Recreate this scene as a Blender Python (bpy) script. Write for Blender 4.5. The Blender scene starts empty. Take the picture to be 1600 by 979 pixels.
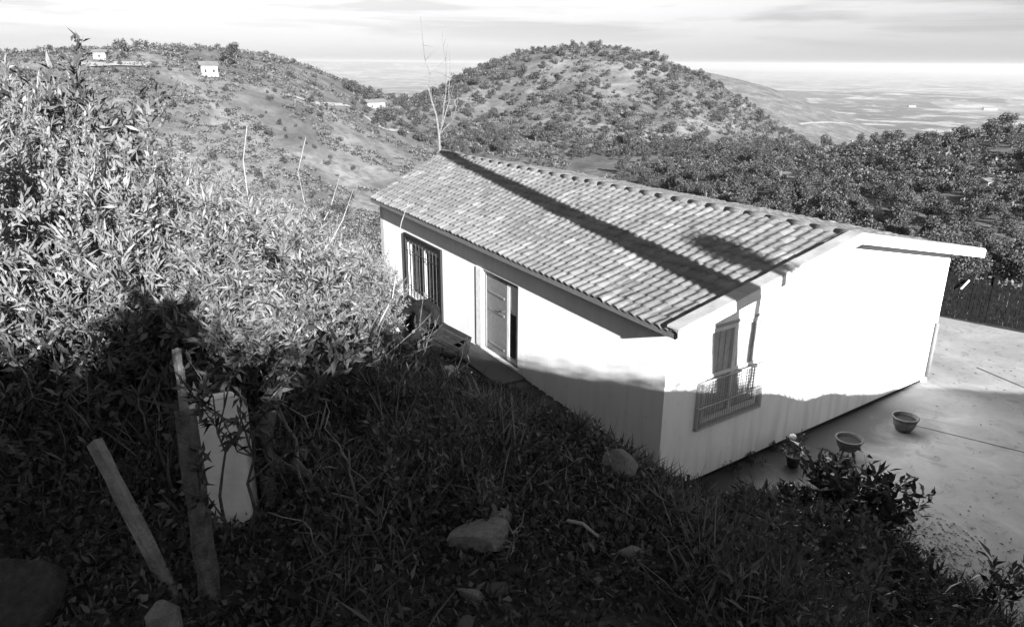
import bpy, math, random
import numpy as np
from mathutils import Vector, Matrix
random.seed(7); rng = np.random.default_rng(7)
sc = bpy.context.scene
col = sc.collection
R = math.radians

# ------------------------------------------------------------------ camera
F, PITCH, ROLL, CZ = 1158.7, R(18.6986), R(-0.3946), 6.0218
fw = np.array([0, math.cos(PITCH), -math.sin(PITCH)])
_r = np.array([1., 0, 0]); _u = np.cross(_r, fw)
rt = math.cos(ROLL)*_r - math.sin(ROLL)*_u
up = math.cos(ROLL)*_u + math.sin(ROLL)*_r
EYE = np.array([0, 0, CZ])
cam_d = bpy.data.cameras.new('camera'); cam = bpy.data.objects.new('camera', cam_d); col.objects.link(cam)
cam.matrix_world = Matrix(((rt[0], up[0], -fw[0], 0), (rt[1], up[1], -fw[1], 0), (rt[2], up[2], -fw[2], CZ), (0, 0, 0, 1)))
cam_d.lens = F/1600*36; cam_d.sensor_width = 36; cam_d.clip_start = 0.05; cam_d.clip_end = 90000
sc.camera = cam

def ray(X, Y):
    d = fw + (X-800)/F*rt - (Y-489.5)/F*up
    return d/np.linalg.norm(d)

# ------------------------------------------------------------------ house frame
C = np.array([2.1141, 9.3681, 0.]); EX = np.array([.8172, .5764, 0]); EY = np.array([-.5038, .8638, 0])
NF = np.array([-.8638, -.5038, 0])        # outward normal of the long front
NG = np.array([.5764, -.8172, 0])         # outward normal of the gable end
SUN_AZ, SUN_EL = R(160.0), R(17.8)        # direction towards the sun (azimuth clockwise from +Y)
LA = np.array([-math.sin(SUN_AZ), -math.cos(SUN_AZ)]); LU = np.array([LA[1], -LA[0]])
TS = math.tan(SUN_EL)

# ------------------------------------------------------------------ terrain
def smooth(t):
    t = np.clip(t, 0, 1); return t*t*(3-2*t)
def vnoise(x, y, seed=0):
    xi = np.floor(x); yi = np.floor(y); fx = x-xi; fy = y-yi
    def hsh(a, b):
        v = np.sin(a*127.1+b*311.7+seed*74.7)*43758.5453; return v-np.floor(v)
    fx = fx*fx*(3-2*fx); fy = fy*fy*(3-2*fy)
    return (hsh(xi, yi)*(1-fx)+hsh(xi+1, yi)*fx)*(1-fy)+(hsh(xi, yi+1)*(1-fx)+hsh(xi+1, yi+1)*fx)*fy
def fbm(x, y, seed=0, o=4):
    s = 0; a = .5
    for i in range(o):
        s = s+a*(vnoise(x, y, seed+i)-.5); x = x*2.03+3.1; y = y*2.03+7.7; a *= .5
    return s
_e = C+NF*.33
EDGE = [_e+EY*26, _e+EY*12, _e+EY*.15, np.array([2.55, 9.12, 0]), np.array([3.3, 9.35, 0]), np.array([4.25, 9.35, 0]), np.array([5.0, 8.75, 0]), np.array([5.35, 8.0, 0]),
        np.array([5.65, 6.9, 0]), np.array([6.1, 5.4, 0]), np.array([7., 3, 0]), np.array([8.2, -2, 0]), np.array([9.5, -14, 0])]
EDGE = [(p[0], p[1]) for p in EDGE]
POLY = EDGE+[(-80, -60), (-80, 60)]
def edge_dist(x, y):
    d = np.full(np.shape(x), 1e9)
    for (ax, ay), (bx, by) in zip(EDGE[:-1], EDGE[1:]):
        vx, vy = bx-ax, by-ay
        t = np.clip(((x-ax)*vx+(y-ay)*vy)/(vx*vx+vy*vy), 0, 1)
        d = np.minimum(d, np.hypot(x-ax-t*vx, y-ay-t*vy))
    ins = np.zeros(np.shape(x), bool)
    n = len(POLY)
    for i in range(n):
        ax, ay = POLY[i]; bx, by = POLY[(i+1) % n]
        c = ((ay > y) != (by > y)) & (x < (bx-ax)*(y-ay)/((by-ay) if by != ay else 1e-9)+ax)
        ins ^= c
    return np.where(ins, d, -d)
UH = ([-40, -4, -1.5, 1.5, 3, 5, 8.7, 12.9, 14.5, 25], [6.45, 6.15, 5.9, 5.62, 4.9, 4.35, 3.6, 3.05, 2.7, 1.5])
def az_pos(azd, r): return r*math.sin(R(azd)), r*math.cos(R(azd))
def hill(x, y, azd, r, lat, rad, amp, pw=2., rot=0):
    cx, cy = az_pos(azd, r); a = R(azd+rot)
    dx, dy = x-cx, y-cy
    p = dx*math.cos(a)-dy*math.sin(a); q = dx*math.sin(a)+dy*math.cos(a)
    return amp*np.exp(-.5*(np.sqrt((p/lat)**2+(q/rad)**2))**pw)
def height(x, y):
    x = np.asarray(x, float); y = np.asarray(y, float)
    r = np.hypot(x, y)+1e-6
    d = edge_dist(x, y)
    s = (x-C[0])*EY[0]+(y-C[1])*EY[1]
    n1 = fbm(x*.9, y*.9, 1)
    bank = np.where(d < 6.1, .70*d, 4.27+.10*(d-6.1))
    azk = smooth((np.degrees(np.arctan2(x, np.maximum(y, 1e-3)))+6)/12)*(y > 0)
    bank = bank - azk*.55*np.sin(np.pi*np.clip(d/6.1, 0, 1))
    bank = bank + n1*(.42-.25*azk)*smooth(d/1.5)
    bank = np.maximum(bank, .5*smooth((s+.1)/.5))
    near = np.where(d > 0, bank, -.04)
    # terrace in front of the long wall
    pf = (x-C[0])*NF[0]+(y-C[1])*NF[1]
    near = np.where((d <= 0) & (pf > -.1) & (s > .1), .5*smooth(s/.5), near)
    e = (x-10.9)*.645+(y-17.7)*.764
    near = near - .42*np.maximum(e-.4, 0)*(d <= 0)
    # ground carries on past the far end of the house
    w0 = smooth((s-12.5)/6)
    near = near*(1-w0)+w0*np.minimum(near, np.maximum(near-.25*(s-12.5), -6))
    # crest of the slope behind
    a = x*LA[0]+y*LA[1]; u = x*LU[0]+y*LU[1]
    crest = np.interp(u, *UH)+TS*np.minimum(-a, 4.2)+fbm(u*1.3, a*.5, 9)*.22
    w = smooth((-a-1.0)/2.4)
    near = np.where(crest > near, near*(1-w)+crest*w, near)
    # far country
    g = -200*(1-np.exp(-r/900.))
    g = g+hill(x, y, 3.4, 350, 78, 92, 69, 2.2)
    g = g+hill(x, y, 17, 330, 60, 60, 10)
    g = g+hill(x, y, -36, 255, 95, 95, 46.5, 4.4)
    g = g+hill(x, y, -10, 190, 40, 50, 6)
    g = g+hill(x, y, 46, 165, 66, 52, 30)
    g = g+hill(x, y, 10.5, 1500, 290, 330, 152, 2.2)
    g = g+hill(x, y, -18, 16000, 7500, 2500, 200, 2.6)
    g = g+hill(x, y, 20, 5200, 1700, 500, 45)
    n = fbm(x/60., y/60., 21, 5)
    g = g+n*6*smooth((r-40)/120)*(1-.8*smooth((r-2500)/2000))+fbm(x/700., y/700., 33)*40*smooth((r-700)/1500)*(1-smooth((r-2600)/800))
    m = smooth((r-26)/26)
    return near*(1-m)+g*m
def hz(x, y): return float(height(np.array([x]), np.array([y]))[0])
def ground_at(X, Y, rmax=900., lift=0.):
    d = ray(X, Y); t = np.concatenate([np.linspace(.8, 40, 1500), np.geomspace(40.1, rmax, 1500)])
    P = EYE+t[:, None]*d
    hit = np.nonzero(P[:, 2] < height(P[:, 0], P[:, 1])+lift)[0]
    if len(hit) == 0: return None
    i = hit[0]; return P[i]

# ------------------------------------------------------------------ materials
def nodes(name):
    m = bpy.data.materials.new(name); m.use_nodes = True
    nt = m.node_tree; b = nt.nodes['Principled BSDF']
    return m, nt, b
def N(nt, t, **k):
    n = nt.nodes.new(t)
    for a, v in k.items(): setattr(n, a, v)
    return n
def grey(v): return (v, v, v, 1)
def ramp(nt, src, stops):
    c = N(nt, 'ShaderNodeValToRGB'); el = c.color_ramp.elements
    while len(el) < len(stops): el.new(.5)
    for e_, (p, v) in zip(el, stops): e_.position = p; e_.color = grey(v)
    nt.links.new(src, c.inputs[0]); return c.outputs[0]
def noise(nt, scale, detail=5, rough=.6, vec=None, dist=0.):
    n = N(nt, 'ShaderNodeTexNoise'); n.inputs['Scale'].default_value = scale; n.inputs['Detail'].default_value = detail
    n.inputs['Roughness'].default_value = rough; n.inputs['Distortion'].default_value = dist
    if vec is None:
        tc = N(nt, 'ShaderNodeTexCoord'); vec = tc.outputs['Object']
    nt.links.new(vec, n.inputs['Vector']); return n.outputs['Fac']
def math_(nt, op, a, b=None, c=None):
    n = N(nt, 'ShaderNodeMath', operation=op)
    for i, v in enumerate((a, b, c)):
        if v is None: continue
        if isinstance(v, (int, float)): n.inputs[i].default_value = v
        else: nt.links.new(v, n.inputs[i])
    return n.outputs[0]
def mix(nt, f, a, b, mode='MIX'):
    n = N(nt, 'ShaderNodeMix', data_type='RGBA', blend_type=mode)
    for i, v in ((0, f), (6, a), (7, b)):
        if isinstance(v, (int, float)): n.inputs[i].default_value = v if i == 0 else grey(v)
        else: nt.links.new(v, n.inputs[i])
    return n.outputs[2]
def bump(nt, b, h, strength, dist):
    n = N(nt, 'ShaderNodeBump'); n.inputs['Strength'].default_value = strength; n.inputs['Distance'].default_value = dist
    nt.links.new(h, n.inputs['Height']); nt.links.new(n.outputs[0], b.inputs['Normal'])
def rough_mat(name, lo, hi, scale=8, rough=.8, bs=.4, bd=.01, spec=.3, detail=6):
    m, nt, b = nodes(name); f = noise(nt, scale, detail)
    nt.links.new(ramp(nt, f, [(.3, lo), (.7, hi)]), b.inputs['Base Color'])
    b.inputs['Roughness'].default_value = rough; b.inputs['Specular IOR Level'].default_value = spec
    f2 = noise(nt, scale*4, 4); bump(nt, b, f2, bs, bd); return m
def wall_mat(name, base):
    m, nt, b = nodes(name)
    tc = N(nt, 'ShaderNodeTexCoord'); mp = N(nt, 'ShaderNodeMapping'); mp.inputs['Scale'].default_value = (3.2, 3.2, .35)
    nt.links.new(tc.outputs['Object'], mp.inputs['Vector'])
    st = noise(nt, 2.2, 6, .6, mp.outputs[0]); bl = noise(nt, 1.1, 5)
    sep = N(nt, 'ShaderNodeSeparateXYZ'); nt.links.new(tc.outputs['Object'], sep.inputs[0])
    low = math_(nt, 'SUBTRACT', 1.0, math_(nt, 'MULTIPLY', sep.outputs[2], .8))       # splash dirt towards the ground
    low = math_(nt, 'MULTIPLY', math_(nt, 'MAXIMUM', low, 0.0), ramp(nt, st, [(.4, 0.), (.62, 1.)]))
    c = mix(nt, ramp(nt, st, [(.45, 0.), (.75, .45)]), base, base*.8)
    c = mix(nt, math_(nt, 'MULTIPLY', low, .35), c, base*.55)
    c = mix(nt, ramp(nt, bl, [(.48, 0.), (.66, .4)]), c, base*.82)
    fine = noise(nt, 7, 8, .75); c = mix(nt, ramp(nt, fine, [(.6, 0.), (.68, .35)]), c, base*.6)
    nt.links.new(c, b.inputs['Base Color']); b.inputs['Roughness'].default_value = .9
    b.inputs['Specular IOR Level'].default_value = .15
    bump(nt, b, noise(nt, 26, 4), .25, .006); return m
def leaf_mat(name, lo, hi, tr=.25, rough=.5):
    m, nt, b = nodes(name)
    g = N(nt, 'ShaderNodeNewGeometry'); oi = N(nt, 'ShaderNodeObjectInfo')
    v = math_(nt, 'ADD', math_(nt, 'MULTIPLY', g.outputs['Random Per Island'], .75), math_(nt, 'MULTIPLY', oi.outputs['Random'], .25))
    c = ramp(nt, v, [(0., lo), (1., hi)])
    nt.links.new(c, b.inputs['Base Color']); b.inputs['Roughness'].default_value = rough
    b.inputs['Specular IOR Level'].default_value = .4
    t = N(nt, 'ShaderNodeBsdfTranslucent'); nt.links.new(c, t.inputs['Color'])
    mx = N(nt, 'ShaderNodeMixShader'); mx.inputs[0].default_value = tr
    nt.links.new(b.outputs[0], mx.inputs[1]); nt.links.new(t.outputs[0], mx.inputs[2])
    nt.links.new(mx.outputs[0], nt.nodes['Material Output'].inputs[0]); return m

M = {}
M['wall'] = wall_mat('white_wall', .9)
M['wall_front'] = M['wall']
M['trim'] = rough_mat('white_trim', .62, .78, 5, .6)
M['dark'] = rough_mat('dark_paint', .012, .022, 10, .5)
M['inside'] = rough_mat('dark_inside', .015, .02, 10, .9)
M['curtain'] = rough_mat('curtain', .6, .8, 12, .9)
M['greypaint'] = rough_mat('grey_paint', .13, .18, 14, .6)
M['wood'] = rough_mat('weathered_wood', .10, .26, 14, .85, .8, .02)
M['bark'] = rough_mat('bark', .05, .16, 22, .9, 1., .02)
M['twig'] = rough_mat('twig', .07, .17, 16, .9)
M['palebark'] = rough_mat('pale_bark', .22, .42, 16, .85, .7, .01)
M['stone'] = rough_mat('stone', .26, .55, 7, .9, 1., .03)
M['dullstone'] = rough_mat('dull_stone', .1, .28, 9, .9, 1., .03)
M['darkstone'] = rough_mat('dark_stone', .03, .09, 6, .8, 1., .03)
M['paleplastic'] = rough_mat('pale_block', .40, .55, 9, .7, .5, .006)
M['rubber'] = rough_mat('rubber', .006, .012, 20, .9, .4, .01, .1)
M['pot'] = rough_mat('pot_clay', .06, .14, 9, .8)
M['potsoil'] = rough_mat('pot_soil', .01, .03, 30, .95)
M['metal'] = rough_mat('iron', .03, .06, 20, .5)
M['stalk'] = rough_mat('dry_stalk', .14, .28, 20, .7)
M['fencewood'] = rough_mat('dark_fence_wood', .006, .018, 12, 1., .4, .01, .04)
M['farwall'] = rough_mat('far_wall', .2, .3, .6, .9)
M['farroof'] = rough_mat('far_roof', .09, .14, 1.0, .9)
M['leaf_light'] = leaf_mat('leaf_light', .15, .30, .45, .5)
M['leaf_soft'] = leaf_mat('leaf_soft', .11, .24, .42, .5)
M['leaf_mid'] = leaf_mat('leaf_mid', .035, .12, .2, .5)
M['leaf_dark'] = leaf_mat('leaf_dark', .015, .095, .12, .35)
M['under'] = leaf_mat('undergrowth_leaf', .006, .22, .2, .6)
for nd in M['under'].node_tree.nodes:
    if nd.type == 'VALTORGB':
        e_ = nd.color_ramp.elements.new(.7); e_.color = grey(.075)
M['tree_far'] = leaf_mat('tree_leaf', .025, .085, .1, .7)
M['scrub'] = leaf_mat('scrub_leaf', .03, .13, .1, .7)

def glass_mat():
    m, nt, b = nodes('window_glass'); b.inputs['Base Color'].default_value = grey(.05)
    b.inputs['Roughness'].default_value = .06; b.inputs['Specular IOR Level'].default_value = .6
    b.inputs['Transmission Weight'].default_value = 0.0; b.inputs['Alpha'].default_value = .15
    return m
M['glass'] = glass_mat(); M['greyiron'] = rough_mat('grey_iron', .3, .42, 20, .5)

def tile_mat():
    m, nt, b = nodes('roof_tile')
    at = N(nt, 'ShaderNodeAttribute', attribute_name='tile')
    n1 = noise(nt, 1.2, 6); n2 = noise(nt, 14, 6)
    c = ramp(nt, at.outputs['Fac'], [(0., .08), (.06, .12), (.9, .17), (1., .21)])
    c = mix(nt, ramp(nt, n1, [(.42, 0.), (.6, .75)]), c, .09)
    c = mix(nt, ramp(nt, n2, [(.5, 0.), (.7, .5)]), c, .22)
    nt.links.new(c, b.inputs['Base Color']); b.inputs['Roughness'].default_value = .85
    bump(nt, b, n2, .5, .008); return m
M['tile'] = tile_mat()
M['verge'] = rough_mat('verge_tile', .24, .38, 3, .8)

def ground_mat():
    m, nt, b = nodes('ground_soil')
    g = N(nt, 'ShaderNodeNewGeometry'); pos = g.outputs['Position']
    ln = N(nt, 'ShaderNodeVectorMath', operation='LENGTH'); nt.links.new(pos, ln.inputs[0]); r = ln.outputs['Value']
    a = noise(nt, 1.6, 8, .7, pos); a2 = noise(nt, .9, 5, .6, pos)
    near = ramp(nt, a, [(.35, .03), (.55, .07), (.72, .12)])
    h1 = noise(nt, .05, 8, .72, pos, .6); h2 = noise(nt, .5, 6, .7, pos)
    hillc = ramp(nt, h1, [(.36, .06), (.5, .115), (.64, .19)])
    hillc = mix(nt, ramp(nt, h2, [(.48, 0.), (.62, .7)]), hillc, .07)
    # far plain: fields
    vo = N(nt, 'ShaderNodeTexVoronoi'); vo.inputs['Scale'].default_value = .0021
    nt.links.new(pos, vo.inputs['Vector'])
    sp = N(nt, 'ShaderNodeSeparateColor'); nt.links.new(vo.outputs['Color'], sp.inputs[0])
    f1 = noise(nt, .0016, 6, .65, pos); f3 = noise(nt, .0045, 8, .7, pos, .5)
    fld = ramp(nt, sp.outputs[0], [(0., .06), (.6, .13), (1., .28)])
    fld = mix(nt, ramp(nt, f1, [(.45, 0.), (.6, .8)]), fld, .07)
    fld = mix(nt, ramp(nt, f3, [(.5, 0.), (.58, .8)]), fld, .42)
    def step(e0, e1):
        n = N(nt, 'ShaderNodeMapRange'); n.inputs[1].default_value = e0; n.inputs[2].default_value = e1
        nt.links.new(r, n.inputs[0]); return n.outputs[0]
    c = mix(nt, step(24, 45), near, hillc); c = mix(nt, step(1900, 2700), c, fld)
    nt.links.new(c, b.inputs['Base Color']); b.inputs['Roughness'].default_value = 1.; b.inputs['Specular IOR Level'].default_value = .05
    bump(nt, b, a, .8, .05); return m
M['ground'] = ground_mat()

def patio_mat():
    m, nt, b = nodes('patio_concrete')
    g = N(nt, 'ShaderNodeNewGeometry'); pos = g.outputs['Position']
    n1 = noise(nt, .8, 8, .65, pos, .8); n2 = noise(nt, 9, 8, .7, pos); n3 = noise(nt, 70, 3, .6, pos)
    c = ramp(nt, n1, [(.3, .18), (.5, .27), (.7, .35)])
    c = mix(nt, ramp(nt, n2, [(.4, .0), (.7, .45)]), c, .22)
    c = mix(nt, ramp(nt, n3, [(.58, .0), (.7, .3)]), c, .42)
    n4 = noise(nt, 2.3, 9, .75, pos, 1.5); c = mix(nt, ramp(nt, n4, [(.54, 0.), (.62, .55)]), c, .14)
    # dark strip along the foot of the gable wall, fading outwards
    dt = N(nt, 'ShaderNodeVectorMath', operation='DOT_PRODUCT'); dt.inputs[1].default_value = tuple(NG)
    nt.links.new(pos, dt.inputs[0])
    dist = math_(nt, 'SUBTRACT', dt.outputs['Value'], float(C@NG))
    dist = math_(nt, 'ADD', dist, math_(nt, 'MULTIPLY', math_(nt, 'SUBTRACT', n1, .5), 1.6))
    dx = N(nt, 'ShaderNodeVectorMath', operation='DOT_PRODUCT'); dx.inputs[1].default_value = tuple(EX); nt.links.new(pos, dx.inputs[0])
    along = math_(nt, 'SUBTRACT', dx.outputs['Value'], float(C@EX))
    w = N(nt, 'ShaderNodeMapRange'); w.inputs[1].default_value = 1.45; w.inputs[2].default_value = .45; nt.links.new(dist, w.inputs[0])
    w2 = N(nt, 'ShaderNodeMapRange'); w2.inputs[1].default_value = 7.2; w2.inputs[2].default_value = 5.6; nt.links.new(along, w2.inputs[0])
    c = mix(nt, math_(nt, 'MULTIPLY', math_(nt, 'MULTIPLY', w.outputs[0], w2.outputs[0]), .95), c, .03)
    nt.links.new(c, b.inputs['Base Color']); b.inputs['Roughness'].default_value = .85
    bump(nt, b, n2, .3, .01); return m
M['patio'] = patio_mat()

# ------------------------------------------------------------------ mesh helpers
def tag(o, label=None, cat=None, group=None, kind=None):
    if label: o['label'] = label
    if cat: o['category'] = cat
    if group: o['group'] = group
    if kind: o['kind'] = kind
    return o
def link(name, me, mat=None, parent=None):
    if mat is not None: me.materials.append(M[mat] if isinstance(mat, str) else mat)
    o = bpy.data.objects.new(name, me); col.objects.link(o)
    if parent is not None: o.parent = parent
    return o
def empty(name, loc=(0, 0, 0), rz=0):
    o = bpy.data.objects.new(name, None); col.objects.link(o); o.location = loc; o.rotation_euler = (0, 0, rz)
    o.empty_display_size = .2; return o
def quads_mesh(name, V, Fq, smoothf=False):
    V = np.ascontiguousarray(V, np.float32); Fq = np.ascontiguousarray(Fq, np.int32)
    me = bpy.data.meshes.new(name); me.vertices.add(len(V)); me.vertices.foreach_set('co', V.ravel())
    me.loops.add(Fq.size); me.loops.foreach_set('vertex_index', Fq.ravel())
    me.polygons.add(len(Fq)); me.polygons.foreach_set('loop_start', np.arange(0, Fq.size, 4, dtype=np.int32))
    me.update(calc_edges=True)
    if smoothf: me.polygons.foreach_set('use_smooth', np.ones(len(Fq), bool))
    return me
class MB:
    def __init__(s): s.v = []; s.f = []
    def add(s, v, f):
        b = len(s.v); s.v += [tuple(map(float, p)) for p in v]; s.f += [tuple(b+i for i in q) for q in f]; return s
    def box(s, o, ax, ay, az):      # o corner, three edge vectors
        o, ax, ay, az = map(np.array, (o, ax, ay, az))
        if np.dot(np.cross(ax, ay), az) < 0: ax, ay = ay, ax
        p = [o, o+ax, o+ax+ay, o+ay]; p += [q+az for q in p]
        return s.add(p, [(3, 2, 1, 0), (4, 5, 6, 7), (0, 1, 5, 4), (1, 2, 6, 5), (2, 3, 7, 6), (3, 0, 4, 7)])
    def tube(s, pts, rad, n=8, cap=True):
        pts = [np.array(p, float) for p in pts]; rad = [rad]*len(pts) if isinstance(rad, (int, float)) else rad
        b = len(s.v); ref = np.array([.31, .17, .93])
        for i, p in enumerate(pts):
            t = pts[min(i+1, len(pts)-1)]-pts[max(i-1, 0)]; t = t/(np.linalg.norm(t)+1e-9)
            a = np.cross(t, ref); 
            if np.linalg.norm(a) < .05: a = np.cross(t, [1, 0, 0])
            a /= np.linalg.norm(a); c = np.cross(t, a)
            for k in range(n):
                g = 2*math.pi*k/n; s.v.append(tuple(p+rad[i]*(a*math.cos(g)+c*math.sin(g))))
        for i in range(len(pts)-1):
            for k in range(n):
                s.f.append((b+i*n+k, b+i*n+(k+1) % n, b+(i+1)*n+(k+1) % n, b+(i+1)*n+k))
        if cap:
            s.f.append(tuple(b+k for k in range(n))[::-1]); s.f.append(tuple(b+(len(pts)-1)*n+k for k in range(n)))
        return s
    def lathe(s, prof, n=32, o=(0, 0, 0)):
        b = len(s.v)
        for r_, z in prof:
            for k in range(n):
                g = 2*math.pi*k/n; s.v.append((o[0]+r_*math.cos(g), o[1]+r_*math.sin(g), o[2]+z))
        for i in range(len(prof)-1):
            for k in range(n): s.f.append((b+i*n+k, b+i*n+(k+1) % n, b+(i+1)*n+(k+1) % n, b+(i+1)*n+k))
        return s
    def build(s, name, mat, parent=None, smoothf=False, bevel=0):
        me = bpy.data.meshes.new(name); me.from_pydata(s.v, [], s.f); me.update()
        if smoothf: me.polygons.foreach_set('use_smooth', [True]*len(me.polygons))
        o = link(name, me, mat, parent)
        if bevel:
            mo = o.modifiers.new('bevel', 'BEVEL'); mo.width = bevel; mo.segments = 2; mo.limit_method = 'ANGLE'
        return o
def unit(v): return v/(np.linalg.norm(v, axis=-1, keepdims=True)+1e-9)
def leaf_arrays(P, D, L, W, fold=.25, up_bias=.6):
    """rhombic leaves: base point P, direction D, length L, width W (arrays)"""
    n = len(P); Nn = rng.normal(size=(n, 3)); Nn[:, 2] += up_bias*2; 
    S = unit(np.cross(D, Nn)); Nn = unit(np.cross(S, D)); L = np.broadcast_to(L, (n,))[:, None]; W = np.broadcast_to(W, (n,))[:, None]
    V = np.empty((n, 4, 3)); V[:, 0] = P
    V[:, 1] = P+D*L*.45+S*W*.5+Nn*W*fold; V[:, 2] = P+D*L-Nn*L*.12; V[:, 3] = P+D*L*.45-S*W*.5+Nn*W*fold
    return V.reshape(-1, 3)
def leaf_mesh(name, V):
    n = len(V)//4; return quads_mesh(name, V, np.arange(n*4).reshape(-1, 4))
def copy_tree(o, parent=None):
    kids = list(o.children)
    c = o.copy(); col.objects.link(c)
    if parent is not None: c.parent = parent
    for ch in kids: copy_tree(ch, c)
    return c

# ------------------------------------------------------------------ ground sheet
def build_ground():
    az = np.concatenate([np.arange(-180, -46, 4.), np.arange(-46, 46.01, .3), np.arange(50, 180, 4.)])
    rr = np.concatenate([[.05], np.geomspace(.35, 60, 290), np.geomspace(61, 40000, 300)])
    A, Q = np.meshgrid(np.radians(az), rr)
    X = Q*np.sin(A); Y = Q*np.cos(A); Z = height(X, Y)
    V = np.stack([X, Y, Z], -1).reshape(-1, 3); na = len(az); nr = len(rr)
    i, j = np.meshgrid(np.arange(nr-1), np.arange(na), indexing='ij'); j2 = (j+1) % na
    Fq = np.stack([i*na+j, (i+1)*na+j, (i+1)*na+j2, i*na+j2], -1).reshape(-1, 4)
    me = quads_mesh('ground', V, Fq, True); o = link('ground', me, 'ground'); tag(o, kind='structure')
build_ground()

# patio: a concrete apron round the gable end, with joints
def sheet(name, pts, z0, z1, mat):
    b = MB(); n = len(pts)
    b.add([(p[0], p[1], z1) for p in pts]+[(p[0], p[1], z0) for p in pts],
          [tuple(range(n))]+[(i, i+n, (i+1) % n+n, (i+1) % n) for i in range(n)])
    return tag(b.build(name, mat), kind='structure')
pp = [(2.3, 8.6), (3.3, 8.9), (4.2, 8.8), (4.8, 8.0), (5.0, 7.0), (5.3, 5.6), (6.2, 3), (7.4, -2), (20, -2), (22, 8.4), (12.3, 16.5), (10.9, 17.7), (3.2, 24.1), (2.4, 23.0),
      tuple((C+EX*7.5+EY*9.5)[:2]), tuple((C+EX*7.5+EY*.1)[:2]), tuple((C+EX*.2+EY*.1)[:2])]
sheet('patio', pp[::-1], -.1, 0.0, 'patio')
def joint(p, q, w, name='patio_joint'):
    p = np.array(p[:2]); q = np.array(q[:2]); t = q-p; nn = np.array([-t[1], t[0]])/np.linalg.norm(t)*w/2
    pts = [p-nn, q-nn, q+nn, p+nn]
    return sheet(name, pts, .001, .004, 'dark')
def g0(X, Y):
    d = ray(X, Y); t = -CZ/d[2]; return EYE+t*d
joint(g0(1526, 574), g0(1640, 622), .035)
joint(g0(1428, 664), g0(1640, 716), .02)

# ------------------------------------------------------------------ house
house = empty('house', tuple(C)); house.rotation_euler = (0, 0, 0)
tag(house, 'long low white house with tiled gable roof on the terrace below the slope', 'house')
def hl(x, y, z, out=0., gout=0.):   # house coordinates -> coordinates local to the house empty
    return EX*x+EY*y+np.array([0, 0, z])+NF*out+NG*gout
HF, HB, HR, RP, W, L = 2.6, 2.5385, 3.3125, 3.6568, 7.6692, 10.95
# openings on the front wall: (s0,s1,z0,z1)
WIN = (7.3, 9.2, .62, 2.08); DOOR = (3.98, 5.38, .56, 2.2)
GW = (.80, 2.12, .98, 2.47)
def wall_with_openings(dirv, nout, length, topf, opens, thick, z0, tops, start=0., dep=None):
    """panels between openings; topf(s) gives top height"""
    b = MB(); dep = -nout if dep is None else dep; cuts = sorted(set([start, length]+[c for o_ in opens for c in o_[:2]]+list(tops)))
    for a, c in zip(cuts[:-1], cuts[1:]):
        segs = [(z0, None)]
        for o_ in opens:
            if a >= o_[0]-1e-6 and c <= o_[1]+1e-6: segs = [(z0, o_[2]), (o_[3], None)]
        for (za, zb) in segs:
            ta = topf(a) if zb is None else zb; tc = topf(c) if zb is None else zb
            p = []
            for dpt in (0, thick):
                for (s, z) in ((a, za), (c, za), (c, tc), (a, ta)):
                    p.append(dirv*s+np.array([0, 0, z])+dep*dpt)
            b.add(p, [(0, 1, 2, 3), (7, 6, 5, 4), (0, 4, 5, 1), (1, 5, 6, 2), (2, 6, 7, 3), (3, 7, 4, 0)])
    return b
gtop = lambda s: (HF+(HR-HF)*s/RP if s <= RP else HB+(HR-HB)*(W-s)/(W-RP))
b = wall_with_openings(EY, NF, L, lambda s: HF, [WIN, DOOR], .22, -.3, [], start=.2225)
b.build('front_wall', 'wall_front', house)
b = wall_with_openings(EX, NG, W, gtop, [GW], .22, 0.07, [RP], dep=EY); gable = b.build('gable_wall', 'wall', house)
bb = MB(); o_ = hl(0, L, -.3); # far gable and back
p = [hl(0, L, -.3), hl(W, L, -.3), hl(W, L, HB), hl(RP, L, HR), hl(0, L, HF)]
bb.add(p+[q-EY*.2 for q in p], [(0, 1, 2, 3, 4), (9, 8, 7, 6, 5)]+[(i, i+5, (i+1) % 5+5, (i+1) % 5) for i in range(5)])
bb.build('far_gable_wall', 'wall', house)
MB().box(hl(W, 0.0, -.3), EY*(L-.2), -EX*.2, (0, 0, HB+.29)).build('back_wall', 'wall', house)
# dark plinth, slightly recessed under the gable render
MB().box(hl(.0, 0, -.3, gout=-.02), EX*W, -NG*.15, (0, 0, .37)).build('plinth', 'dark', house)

def frame(bm, dirv, nout, s0, s1, z0, z1, w, dep, off):
    """rectangular frame ring in the wall plane, outer size given, set back by off"""
    o0 = dirv*s0+np.array([0, 0, z0])-nout*off
    H_ = z1-z0; zz = np.array([0, 0, 1.])
    bm.box(o0, dirv*(s1-s0), zz*w, -nout*dep); bm.box(o0+zz*(H_-w), dirv*(s1-s0), zz*w, -nout*dep)
    bm.box(o0+zz*w, dirv*w, zz*(H_-2*w), -nout*dep); bm.box(o0+zz*w+dirv*(s1-s0-w), dirv*w, zz*(H_-2*w), -nout*dep)
def panel(bm, dirv, nout, s0, s1, z0, z1, dep, off):
    bm.box(dirv*s0+np.array([0, 0, z0])-nout*off, dirv*(s1-s0), (0, 0, z1-z0), -nout*dep)
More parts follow.
